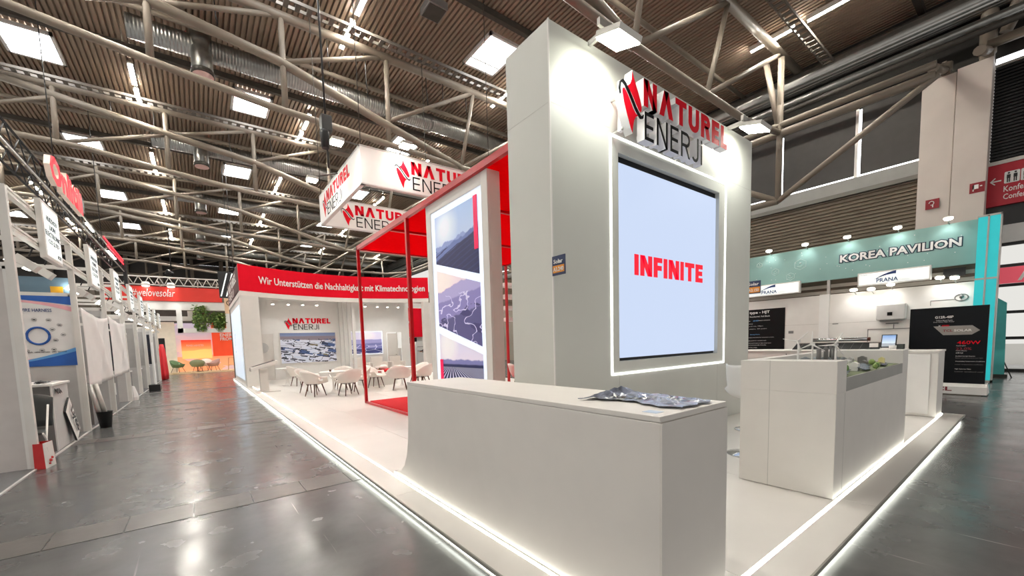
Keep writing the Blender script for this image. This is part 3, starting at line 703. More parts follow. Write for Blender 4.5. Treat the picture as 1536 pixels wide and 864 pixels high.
for yy in (6.37, 8.54): part('cross_rail', REDP, cf, lambda b: b.box(xc0+.07, xc1-.07, yy-.03, yy+.03, zc-.04, zc+.03))
rc = boxp('red_carpet', CARP, None, 3.64, 8.5, 4.4, 10.55, PF+.002, PF+.07, bevel=.02); tag(rc, 'thick red carpet under the red canopy', 'carpet')
lb = thing('light_box_wall', 'white wall panel with three backlit solar photographs under the red rail', 'light box', (3.7, 5.9, PF))
part('body', WHITE, lb, lambda b: (b.box(3.66, 3.86, 4.9, 6.85, PF, 4.16), b.box(3.62, 3.66, 6.68, 6.85, PF, 4.16), b.box(3.62, 3.66, 4.9, 5.06, PF, 4.16), b.box(3.62, 3.66, 5.06, 6.68, 3.985, 4.16), b.box(3.62, 3.66, 5.06, 6.68, PF, .3)), bevel=.004)
LBX = mat('backlit_white', (232, 242, 255), .4, emit=.45, ecol=(232, 242, 255), var=0)
boxp('lit_face', LBX, lb, 3.64, 3.66, 5.06, 6.68, .3, 3.985)
pm1 = picture('print_dune_solar', (160, 186, 224), (206, 212, 228), [(.56, .10, .22, 5, (134, 150, 196)), (.48, .16, .16, 6, (96, 112, 166)), (.36, .24, .05, 3, (30, 36, 80))], .3, stripes=[('wave', .5, (40, 48, 96), (1.2, 14, 1), .85, .3)], sun=(.25, .8, .35, (255, 255, 255)))
pm2 = picture('print_valley_panels', (232, 214, 222), (226, 206, 214), [(.72, .14, .2, 4, (168, 160, 204)), (.58, .1, .1, 5, (132, 124, 180)), (.34, .12, .12, 4, (84, 80, 128))], .3, stripes=[('noise', .5, (64, 60, 108), (2.5, 5, 1), .56, .2), ('contour', .66, (208, 202, 234), (2.6, 4.6, 1), .99, .5)], sun=(.12, .88, .4, (255, 240, 226)))
pm3 = picture('print_field_rows', (206, 206, 232), (240, 214, 214), [(.66, 0, .06, 7, (120, 120, 170)), (.60, 0, .02, 6, (34, 40, 82))], .3, stripes=[('rays', .555, (206, 206, 232), (.3, .62, 16.), .55, 0)], sun=(.2, .85, .3, (255, 250, 240)))
def lpic(name, m, pts):
    ys = [q[0] for q in pts]; zs = [q[1] for q in pts]; y1 = max(ys); z0 = min(zs)
    return panel(name, [(y1-q[0], q[1]-z0) for q in pts], y1-min(ys), max(zs)-z0, (3.635, y1, z0), -Y, Z, -X, .006, m, lb)
lpic('photo_print', pm1, [(6.55, 3.066), (5.19, 2.685), (5.19, 3.875), (6.55, 3.875)])
lpic('photo_print', pm2, [(6.54, 1.95), (5.18, 1.555), (5.18, 2.552), (6.54, 2.94)])
lpic('photo_print', pm3, [(6.54, .45), (5.17, .45), (5.17, 1.43), (6.54, 1.812)])
PINK = mat('print_magenta', (232, 16, 84), .4, emit=.35)
boxp('colour_bar', PINK, lb, 3.624, 3.632, 5.19, 5.29, 3.075, 3.885); boxp('colour_bar', PINK, lb, 3.624, 3.632, 6.44, 6.54, .5, 1.335)
# hanging square banner ring
hr = thing('hanging_banner_ring', 'white square banner ring hanging above the stand with red logos', 'banner', (6, 13, 6))
hx0, hx1, hy0, hy1, hz0, hz1 = 3.86, 8.2, 10.85, 15.25, 6., 6.95
for nm, d in (('banner_panel', (hx0, hx1, hy0, hy0+.1)), ('banner_panel', (hx0, hx1, hy1-.1, hy1)), ('banner_panel', (hx0, hx0+.1, hy0+.1, hy1-.1)), ('banner_panel', (hx1-.1, hx1, hy0+.1, hy1-.1))):
    o = boxp(nm, SIGNW, hr, *d, hz0, hz1, bevel=.01)
ALW = mat('banner_edge', (206, 204, 200), .4, .3)
part('edge_frame', ALW, hr, lambda b: [b.box(a, c, d, e, z, z+.03) for z in (hz0-.03, hz1) for a, c, d, e in ((hx0, hx1, hy0-.01, hy0+.11), (hx0, hx1, hy1-.11, hy1+.01), (hx0-.01, hx0+.11, hy0, hy1), (hx1-.11, hx1+.01, hy0, hy1))])
def ringlogo(org, u): logo(org, u, Z, 3.0, hr, .006)
ringlogo((hx0+.95, hy0-.001, 6.08), X); ringlogo((hx0+.7, hy1-.101, 6.08), X)
ringlogo((hx0-.001, hy1-.45, 6.08), -Y)
for cx, cy in ((hx0+.05, hy0+.05), (hx1-.05, hy0+.05), (hx0+.05, hy1-.05), (hx1-.05, hy1-.05)): part('hanging_wire', DARKST, hr, lambda b: b.tube((cx, cy, hz1), (cx, cy, RTOP), .012, 6))
for i, (x, y, z, lab) in enumerate(((3.2, 10.6, 6.75, 'glowing flood light left above the near corner of the banner ring'), (3.1, 12.9, 6.6, 'glowing flood light beside the left panel of the banner ring'), (5.0, 10.45, 7.05, 'glowing flood light above the front panel of the banner ring'))):
    t = thing('flood_light', lab, 'flood light', (x, y, z))
    tx, ty = (hx0, y) if i < 2 else (x, hy0)
    part('glass', LAMPW, t, lambda b: b.box(x-.13, x+.13, y-.13, y+.13, z-.03, z)); part('housing', GREYALU, t, lambda b: b.box(x-.15, x+.15, y-.15, y+.15, z, z+.08), bevel=.01)
    part('arm', DARKST, t, lambda b: b.tube((x, y, z+.08), (hx0+.05 if i < 2 else x, max(y, hy0+.05) if i < 2 else hy0+.05, hz1+.02), .02, 6))
    spot('flood_beam', (x, y, z-.06), (hx0+.02 if i < 2 else x, y if i < 2 else hy0, 6.3), 38, 1.9, .8, .1, parent=t)
# black chain motor beside the ring
t = thing('chain_hoist', 'black chain hoist hanging beside the banner ring', 'hoist', (3.5, 12.5, 8)); boxp('body', BLACK, t, 3.35, 3.65, 12.4, 12.7, 7.9, 8.35, bevel=.03); part('chain', BLACK, t, lambda b: (b.tube((3.5, 12.55, 8.3), (3.5, 12.55, 12.9), .03, 6), b.tube((3.5, 12.55, 6.9), (3.5, 12.55, 7.9), .025, 6), b.lathe((3.42, 12.45, 7.3), [(.1, .1), (.14, .5), (.12, .6)], 10)))

# ------------------------------------------------------------------ model table, cabinet, stool
mt = thing('model_table', 'white display plinth with a sunken solar landscape model', 'display table', (6, 1.4, PF))
bx0, bx1, by0, by1, bz = 4.5, 7.5, 1.055, 1.82, 1.34
part('body', WHITE, mt, lambda b: (b.box(bx0, bx1, by0, by1, PF+.005, 1.05), b.box(bx0, bx0+.28, by0, by1, 1.05, bz), b.box(bx1-.3, bx1, by0, by1, 1.05, bz), b.box(bx0+.28, bx1-.3, by1-.1, by1, 1.05, bz)), bevel=.004)
boxp('front_rail', mat('satin_grey', (150, 148, 142), .35, .4), mt, bx0+.28, bx1-.3, by0+.004, by0+.02, 1.05, 1.175)
boxp('panel_seam', SEAM, mt, bx0-.0012, bx0+.001, 1.56, 1.564, PF, bz); boxp('panel_seam', SEAM, mt, 4.75, 4.754, by0-.0012, by0+.001, PF, 1.04)
md = thing('landscape_model', 'miniature landscape with factories, trees, chimneys and wind turbines in the plinth', 'scale model', (6, 1.4, 1.05))
gx0, gx1, gy0, gy1 = 4.79, 7.19, 1.08, 1.7
b = MB(); rr = []
for i in range(25):
    r = []
    for j in range(9):
        x = gx0+(gx1-gx0)*i/24; y = gy0+(gy1-gy0)*j/8
        h = 1.10+.012*math.sin(i*1.7)+.02*j/8+(.07*max(0, math.sin(i*.8+j)) if j > 5 else 0)
        r.append((x, y, h))
    rr.append(r)
b.rings(rr, closed=False, caps=False); b.box(gx0, gx1, gy0, gy1, 1.052, 1.075)
b.build('terrain', mat('model_terrain', (112, 122, 92), .8, var=.35, vscale=8), md)
HILL = mat('model_hill', (110, 116, 118), .7, var=.2)
for x, y, r, h in ((5.2, 1.62, .12, .12), (5.6, 1.6, .16, .16), (6.0, 1.62, .14, .14), (6.4, 1.62, .15, .13), (6.8, 1.62, .12, .11), (7.05, 1.6, .1, .09)):
    part('hill', HILL, md, lambda b: b.lathe((x, y, 1.1), [(r, 0), (r*.6, h*.55), (r*.25, h*.9), (.01, h)], 9, sm=False))
random.seed(3)
for i in range(16):
    x = random.uniform(4.85, 7.1); y = random.uniform(1.13, 1.5); w = random.uniform(.05, .14); d = random.uniform(.04, .09); h = random.uniform(.03, .075)
    m = random.choice([WHITE2, WHITE2, LGREY, mat('model_yellow', (226, 216, 150), .6), GREYP])
    part('building', m, md, lambda b: (b.box(x, x+w, y, y+d, 1.1, 1.11+h), b.prism([(x, y, 1.11+h), (x, y+d, 1.11+h), (x, y+d/2, 1.11+h+.02)], (w, 0, 0))))
for i in range(26):
    x = random.uniform(4.82, 7.1); y = random.uniform(1.1, 1.45); h = random.uniform(.03, .06)
    part('tree', LEAF if i % 2 else LEAF2, md, lambda b: (b.tube((x, y, 1.09), (x, y, 1.12), .004, 5), b.ball((x, y, 1.12+h/2), h*.55, 7, 5, 1.2)))
for i in range(8):
    x = 4.95+i*.27; y = 1.12+.05*(i % 3)
    part('solar_array', mat('model_solar_blue', (48, 58, 92), .25), md, lambda b: b.prism([(x, y, 1.115), (x, y+.07, 1.14), (x, y+.07, 1.144), (x, y, 1.12)], (.2, 0, 0)))
for x in (4.86, 4.95, 5.06): part('chimney', GREYP, md, lambda b: b.lathe((x, 1.27-(x-4.9)*.35, 1.1), [(.022, 0), (.018, .24), (.02, .27), (.02, .275)], 10))
for x, y in ((6.55, 1.66), (6.75, 1.66)): part('chimney', GREYP, md, lambda b: b.lathe((x, y, 1.1), [(.014, 0), (.012, .26), (.012, .265)], 8))
for x, y, hz, a0 in ((4.9, 1.46, 1.44, .75), (4.9, 1.345, 1.41, 0.05), (4.93, 1.175, 1.40, .45)):
    o = part('wind_turbine', WHITE2, md, lambda b: (b.tube((x, y, 1.1), (x, y, hz), .012, 8, .007), b.box(x-.03, x+.03, y-.012, y+.012, hz, hz+.02)))
    for k in range(3):
        a = a0+k*2*PI/3; dy, dz = -math.sin(a), math.cos(a)
        part('blade', WHITE2, o, lambda b: b.path([(x-.03, y, hz+.01), (x-.03, y+dy*.03, hz+.01+dz*.03), (x-.03, y+dy*.125, hz+.01+dz*.125)], .012, 6, .003))
md.location.z += .065
cb = thing('white_cabinet', 'white cupboard with a framed door at the far end of the platform', 'cabinet', (10.2, 1.3, PF))
boxp('body', WHITE, cb, 9.99, 10.62, 1.05, 1.95, PF+.005, 1.2, bevel=.004)
boxp('top', WHITE, cb, 9.97, 10.64, 1.04, 1.97, 1.2, 1.225)
boxp('door', WHITE2, cb, 9.965, 9.99, 1.14, 1.92, PF+.05, 1.17, bevel=.003)
o = MB().lathe((0, 0, 0), [(.035, 0), (.045, .005), (.05, .09), (.046, .09), (.042, .02), (.005, .018)], 16).build('coffee_cup', WHITE2); o.location = (10.1, 1.62, 1.226); MB().path([(.048, 0, .075), (.08, 0, .07), (.08, 0, .035), (.047, 0, .025)], .007, 6).build('handle', WHITE2, o)
tag(o, 'white cup on the white cupboard', 'cup')
st = thing('bar_stool', 'white bar stool with bucket seat and chrome base behind the plinth', 'stool', (5.5, 2.14, PF))
CHROME = mat('chrome', (210, 212, 214), .08, 1.0)
part('base', CHROME, st, lambda b: b.lathe((5.5, 2.14, PF), [(.22, 0.002), (.22, .012), (.05, .035), (.03, .06)], 28))
part('column', CHROME, st, lambda b: b.tube((5.5, 2.14, PF+.03), (5.5, 2.14, .8), .025, 12))
part('footrest', CHROME, st, lambda b: b.path([(5.5+.13*math.cos(t), 2.14+.13*math.sin(t), .42) for t in [i*PI/8 for i in range(17)]], .011, 8))
b = MB(); rr = []
for i in range(15):
    s = i/14
    if s < .5: q = s/.5; cx = 5.5-.22+.42*q; cz = .86-.05*math.sin(q*PI)
    else: q = (s-.5)/.5; cx = 5.62+.03+.05*q; cz = .87+.36*q
    r = []
    for j in range(9):
        t = j/8*2-1; w = (.235 if s < .7 else .235-.03*(s-.7)/.3)
        r.append((cx-(abs(t)**3*.06 if s > .5 else 0), 2.14+t*w, cz+abs(t)**3*(.06 if s < .55 else .02)))
    rr.append(r)
b.rings(rr, closed=False, caps=False); o = b.build('seat_shell', WHITE2, st)
for v in o.data.vertices:    # turn the shell: backrest towards the tower and left
    d = Vector((v.co.x, v.co.y, 0)); a = math.radians(146); v.co.x = d.x*math.cos(a)-d.y*math.sin(a); v.co.y = d.x*math.sin(a)+d.y*math.cos(a)
m_ = o.modifiers.new('thick', 'SOLIDIFY'); m_.thickness = .025; m_.offset = 0; m_ = o.modifiers.new('sub', 'SUBSURF'); m_.levels = 1; m_.render_levels = 1

# ------------------------------------------------------------------ lounge building behind
lo = thing('lounge_pavilion', 'white lounge room with a curved red fascia at the back of the stand', 'pavilion', (6, 22, PF))
def ya(x): return 19.9+1.25*(1-((x-6.02)/4.45)**2)
AX = [1.57+(10.47-1.57)*i/40 for i in range(41)]
def arcband(b, z0, z1, t, off=0., xs=AX):
    b.rings([[(x, ya(x)+off, z0), (x, ya(x)+off+t, z0), (x, ya(x)+off+t, z1), (x, ya(x)+off, z1)] for x in xs], sm=False)
part('fascia', RED, lo, lambda b: arcband(b, 4.18, 5.3, .2)); part('fascia_trim', WHITE, lo, lambda b: arcband(b, 3.98, 4.178, .25))
DARKR = mat('dark_maroon', (62, 28, 26), .5)
boxp('side_fascia', DARKR, lo, 1.57, 1.75, 20.1, 27.3, 4.18, 5.3); boxp('side_trim', WHITE, lo, 1.57, 1.75, 20.1, 27.3, 4.0, 4.178)
gword('NΛTUREL', (1.569, 26.5, 4.75), -Y, Z, 5.2, .4, WHITE2, lo, .004, .2, name='side_lettering'); gword('ENERJİ', (1.569, 26.5, 4.3), -Y, Z, 3.4, .36, WHITE2, lo, .004, .1, name='side_lettering')
boxp('column', WHITE, lo, 1.575, 2.25, 19.92, 20.3, PF, 3.98, bevel=.005); boxp('column', WHITE, lo, 10.15, 10.47, 19.92, 20.2, PF, 3.98)
boxp('side_wall', WHITE, lo, 1.62, 1.8, 20.3, 27.3, PF, 4.0)
sp_ = boxp('lit_side_panel', mat('pale_blue_lightbox', (216, 232, 248), .4, emit=.5), lo, 1.6, 1.62, 21.2, 26.6, .3, 3.7)
text('panel_lettering', 'renewable', (1.6, 24.8, 1.4), Vector((0, 0, 1)), Y, 1.4, .3, mat('soft_grey_ink', (150, 164, 184), .6), sp_)
boxp('back_wall', WHITE2, lo, 1.8, 10.65, 23., 23.2, PF, 4.25); boxp('back_post', WHITE2, lo, 11.85, 12.3, 22.9, 23.2, PF, 4.3); boxp('back_header', WHITE2, lo, 10.65, 11.85, 23., 23.2, 3.95, 4.25)
part('ceiling_panel', WHITE2, lo, lambda b: (b.rings([[(x, ya(x)+.26, 4.2), (x, 22.99, 4.2), (x, 22.99, 4.26), (x, ya(x)+.26, 4.26)] for x in AX], sm=False)))
for i, yy in enumerate((21.5, 21.95, 22.4, 22.8)): boxp('fin', WHITE2, lo, 6.42+.1*(3-i), 6.56+.1*(3-i), yy, yy+.14, PF, 4.19)
d1 = boxp('door', WHITE, lo, 2.35, 3.1, 22.95, 22.998, PF, 2.45); part('door_frame', WHITE2, d1, lambda b: (b.box(3.1, 3.16, 22.93, 22.999, PF, 2.5), b.box(2.3, 3.16, 22.93, 22.999, 2.45, 2.52)))
part('door_window', LGREY, d1, lambda b: b.prism([(2.62+.26*math.cos(t), 22.949, 1.75+.26*math.sin(t)) for t in [-PI/2+i*PI/12 for i in range(13)]], (0, -.01, 0)))
part('handle', BLACK, d1, lambda b: b.box(2.98, 3.06, 22.9, 22.95, 1.1, 1.13))
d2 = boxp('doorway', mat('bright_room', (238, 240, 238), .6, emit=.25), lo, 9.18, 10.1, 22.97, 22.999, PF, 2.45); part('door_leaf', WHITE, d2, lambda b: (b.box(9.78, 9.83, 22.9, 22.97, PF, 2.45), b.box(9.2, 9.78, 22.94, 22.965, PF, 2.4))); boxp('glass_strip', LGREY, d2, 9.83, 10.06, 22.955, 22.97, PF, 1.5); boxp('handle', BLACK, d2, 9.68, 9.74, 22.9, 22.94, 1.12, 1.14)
# curved lettering
vs, fs = _text_raw('Wir Unterstützen die Nachhaltigkeit mit Klimatechnologien', .012)
x0 = min(q[0] for q in vs); x1 = max(q[0] for q in vs); y0 = min(q[1] for q in vs); y1 = max(q[1] for q in vs)
nv, nf, sd = _extrude(vs, fs); me = bpy.data.meshes.new('fascia_lettering')
def cv(q, o): xx = 2.35+(q[0]-x0)/(x1-x0)*7.95; return Vector((xx, ya(xx)-o, 4.46+(q[1]-y0)/(y1-y0)*.42))-Vector((6, 22, PF))
k = len(nv); me.from_pydata([cv(q, 0) for q in nv]+[cv(q, .03) for q in nv], [], [tuple(i+k for i in q) for q in nf]+[(a, c, c+k, a+k) for a, c in sd]); me.materials.append(WHITE2)
o = bpy.data.objects.new('fascia_lettering', me); COL.objects.link(o); o.parent = lo
lw = thing('wall_logo', 'red and dark logo on the lounge back wall', 'logo', (4.8, 23, 2.6)); logo((3.68, 22.998, 2.66), X, Z, 2.3, lw, .03)
# photo walls
aer = picture('print_factory_aerial', (96, 112, 150), (236, 238, 246), [(.9, 0, .02, 6, (128, 118, 128)), (.80, -.06, .05, 8, (206, 210, 224))], .15,
   stripes=[('brick', .78, (66, 88, 134), (1.5, 1.3, 1), .45, .3), ('brick', .66, (44, 50, 68), (3.2, 3.6, 1), .62, .3), ('brick', .5, (196, 204, 222), (2.2, 2.4, 1), .6, .3), ('contour', .8, (40, 42, 56), (4, 7, 1), .985, .3), ('noise', .95, (120, 112, 88), (3, 5, 1), .64, .1)])
t = thing('photo_wall', 'bright aerial photograph of factory roofs on the lounge back wall', 'photo panel', (4.8, 23, 1.7)); boxp('frame', WHITE, t, 3.4, 6.22, 22.965, 22.999, .89, 2.51)
panel('print', rect(2.76, 1.57), 2.76, 1.57, (3.43, 22.962, .915), X, Z, -Y, .006, aer, t)
pm4 = picture('print_mist_field', (216, 214, 236), (224, 212, 232), [(.66, 0, .06, 5, (160, 158, 204)), (.45, .05, .08, 5, (120, 122, 178)), (.22, 0, .06, 5, (60, 66, 120))], .25, stripes=[('edge', .4, (206, 206, 232), (3, 6, 1), .97, .4)], sun=(.55, .85, .3, (255, 246, 246)))
t = thing('photo_wall', 'lilac misty solar field photograph in a white frame', 'photo panel', (7.9, 23, 1.8)); boxp('frame', LBX, t, 6.9, 8.9, 22.965, 22.999, 1.2, 2.53)
panel('print', rect(1.9, 1.23), 1.9, 1.23, (6.95, 22.962, 1.26), X, Z, -Y, .006, pm4, t)
for r_, xs_ in enumerate(((3.1, 3.8, 4.47, 5.15), (7.7, 8.4, 9.0, 9.65))):
    t = thing('track_rail', 'white lamp rail on the %s half of the lounge ceiling' % ('left', 'right')[r_], 'rail', (xs_[0], 22.2, 4.15)); boxp('rail', WHITE2, t, xs_[0]-.2, xs_[-1]+.25, 22.18, 22.22, 4.15, 4.2)
    for i, x in enumerate(xs_):
        t = thing('track_lamp', 'small white track lamp, %s from the left on the %s lounge rail' % (NTH[i].replace('nearest', 'first'), ('left', 'right')[r_]), 'lamp', (x, 22.2, 3.9), 'lounge track lamps')
        part('stem', WHITE2, t, lambda b: b.tube((x, 22.2, 4.15), (x, 22.2, 3.97), .012, 6)); part('head', WHITE2, t, lambda b: b.lathe((x, 22.2, 3.85), [(.07, .02), (.07, .1), (.03, .14)], 12)); part('lens', LAMPS, t, lambda b: b.lathe((x, 22.2, 3.85), [(.06, 0.005), (.06, .02)], 12))
        spot('lamp_beam', (x, 22.15, 3.82), (x, 22.2, 0), 26, 2.3, 1., .08, (1, .98, .95), t)
# tablet kiosk
kk = thing('tablet_kiosk', 'white pedestal with a tilted display slab by the aisle', 'kiosk', (1.85, 16.8, PF))
boxp('base_plate', WHITE, kk, 1.6, 2.35, 16.4, 17.4, PF, PF+.03, bevel=.005); boxp('column', WHITE, kk, 1.74, 2.01, 16.7, 16.95, PF+.03, .95, bevel=.004)
part('slab', WHITE, kk, lambda b: b.prism([(1.45, 16.45, .88), (2.32, 16.45, 1.13), (2.32, 16.45, 1.25), (1.45, 16.45, 1.0)], (0, .6, 0)), bevel=.004)
part('screen', BLACKG, kk, lambda b: b.prism([(1.52, 16.6, 1.029), (2.26, 16.6, 1.243), (2.26, 16.6, 1.248), (1.52, 16.6, 1.034)], (0, .5, 0)))

# ------------------------------------------------------------------ lounge chairs and tables
CH = mat('chair_shell', (232, 224, 216), .45, var=.02)
def make_chair():
    t = thing('armchair', 'x', 'chair', (0, 0, 0), 'white shell armchairs in the lounge')
    b = MB(); rings = []; NT = 32
    for k, s in enumerate((0.02, .35, .62, .8, .92, 1.0)):
        r = []
        for i in range(NT):
            a = 2*PI*i/NT; c = math.cos(a)              # a = 0 is the back (+y)
            f = (1+c)/2
            rim = .455+.40*f**1.6 if f > .12 else .455+.40*.12**1.6
            if .25 < f < .6: rim = max(rim, .62)
            z = .43+(.0 if s < .62 else (rim-.43)*((s-.62)/.38)**1.2)
            R = 1.14*(.06+.20*min(1, s/.7)+.07*max(0, s-.6)/.4+.03*f*max(0, s-.6)/.4)
            r.append((math.sin(a)*R*1.08, math.cos(a)*R, z))
        rings.append(r)
    b.rings(rings, caps=False)
    # slot cut-outs at the arms
    keep = [i for i, f in enumerate(b.f) if not (3*NT <= i < 4*NT and (i % NT) in (7, 8, 24, 25))]
    b.f = [b.f[i] for i in keep]; b.m = [b.m[i] for i in keep]; b.s = [b.s[i] for i in keep]
    b.f.append(tuple(range(NT))); b.m.append(0); b.s.append(True)
    o = b.build('shell', CH, t); m = o.modifiers.new('thick', 'SOLIDIFY'); m.thickness = .025
    MB().lathe((0, -.02, .435), [(.2, 0), (.235, .015), (.22, .04), (.1, .05), (.01, .05)], 20).build('cushion', CH, t)
    for sx in (-1, 1):
        for sy in (-1, 1): MB().tube((sx*.14, sy*.13, .43), (sx*.23, sy*.22, 0.002), .022, 8, .014).build('leg', WOOD, t)
    b = MB()
    for a in ((1, 1, -1, 1), (1, -1, -1, -1), (1, 1, 1, -1), (-1, 1, -1, -1), (1, 1, -1, -1), (1, -1, -1, 1)): b.tube((a[0]*.155, a[1]*.145, .36), (a[2]*.155, a[3]*.145, .40), .005, 6)
    b.build('brace', BLACK, t)
    return t
ch0 = make_chair()
chairs = [(2.95, 13.62, 2.0, 'white shell armchair nearest the aisle, seen from its side'), (3.8, 12.98, -2.9, 'white shell armchair with its back to the camera beside the red post'),
    (3.3, 18.2, 1.9, 'white shell armchair alone near the lounge photograph'), (3.05, 15.0, .8, 'white shell armchair behind the left round table'), (4.15, 14.9, -.5, 'white shell armchair at the far right of the left round table'), (4.45, 13.9, -1.7, 'white shell armchair between the left table and the red post'),
    (5.62, 13.1, 2.7, 'white shell armchair in front of the curved bench between the red posts'), (6.55, 13.2, -2.7, 'white shell armchair just left of the light box wall'), (6.9, 14.3, -1.3, 'white shell armchair right of the right round table'), (5.3, 14.55, .8, 'white shell armchair behind the right round table'),
    (7.4, 11.8, -2.6, 'white shell armchair half hidden by the light box wall'), (8.3, 9.7, 1.3, 'white shell armchair seen in the gap beside the tower')]
for i, (x, y, a, lab) in enumerate(chairs):
    if i == 0: ch0.location = (x, y, PF); ch0.rotation_euler = (0, 0, a); ch0['label'] = lab
    else: dup(ch0, (x, y, PF), a, lab)
def make_table(x, y, lab):
    t = thing('round_table', lab, 'table', (x, y, PF), 'round pedestal tables')
    MB().lathe((x, y, PF), [(.38, .70), (.42, .71), (.42, .73), (.40, .74)], 32).build('table_top', WHITE2, t)
    MB().lathe((x, y, PF), [(.24, .002), (.23, .012), (.1, .04), (.04, .15), (.035, .4), (.05, .55), (.12, .66), (.2, .70)], 24).build('pedestal', WHITE2, t)
make_table(3.62, 14.0, 'white round pedestal table among the armchairs on the left'); make_table(6.1, 14.0, 'white round pedestal table among the armchairs on the right'); make_table(3.0, 19.0, 'white round pedestal table in front of the lounge photograph')
# small things on the table
o = MB().lathe((3.5, 13.85, .841), [(.03, 0), (.035, .06), (.03, .07)], 10).build('table_caddy', WOOD, org=(3.5, 13.85, .841)); tag(o, 'small dark wooden holder on the left round table', 'holder')
# curved bench with red cushion, toy bag and plants
be = thing('curved_bench', 'white bench block with a red seat cushion behind the red post', 'bench', (5.7, 15.6, PF))
part('base', WHITE, be, lambda b: b.rings([[(x, 15.4-.35*math.sin((x-5.1)/1.4*PI), z) for x in [5.1+1.4*i/16 for i in range(17)]]+[(x, 16.1, z) for x in [6.5, 5.1]] for z in (PF, .62)], sm=False))
part('cushion', CARP, be, lambda b: b.rings([[(x, 15.38-.37*math.sin((x-5.1)/1.4*PI), z) for x in [5.08+1.44*i/16 for i in range(17)]]+[(x, 16.12, z) for x in [6.52, 5.08]] for z in (.62, .70)], sm=False), bevel=.015)
o = MB().ball((5.95, 15.4, .80), .16, 12, 8, .65).build('white_cushion', CLOTH, org=(5.95, 15.4, .7)); tag(o, 'crumpled white cloth bundle on the red bench cushion', 'cloth')
t = thing('leafy_stem', 'green leafy stems lying on the red bench cushion', 'plant', (5.6, 15.4, .7))
part('leaves', LEAF, t, lambda b: [b.prism([(5.45+i*.045, 15.35+.1*math.sin(i*2), .705), (5.5+i*.045, 15.33+.1*math.sin(i*2), .74+.02*(i % 3)), (5.55+i*.045, 15.36+.1*math.sin(i*2), .715), (5.5+i*.045, 15.38+.1*math.sin(i*2), .72)], (0, .006, .004)) for i in range(9)])
for i, x in enumerate((7.3, 8.3, 9.4)):
    t = thing('lounge_sofa', 'white box armchair, %s from the left below the misty photograph' % NTH[i].replace('nearest', 'first'), 'sofa', (x, 22.2, PF), 'white box armchairs at the lounge wall')
    boxp('seat', CH, t, x-.35, x+.35, 21.9, 22.5, PF, .5, bevel=.03); boxp('backrest', CH, t, x-.35, x+.35, 22.45, 22.65, PF, 1.05, bevel=.03)
    for s in (-1, 1): boxp('armrest', CH, t, x+s*.38-.06, x+s*.38+.06, 21.9, 22.6, PF, .75, bevel=.03)
# stacked white shelf boards seen in the gap beside the tower
t = thing('wall_shelf', 'white stacked shelf boards seen in the gap beside the tower', 'shelf', (9.2, 11.3, PF))
for z in (2.35, 2.75, 3.15, 3.55): boxp('board', WHITE2, t, 8.75, 10.2, 10.95, 11.4, z, z+.12)
boxp('upright', WHITE2, t, 10.05, 10.2, 11.1, 11.4, PF, 3.67)

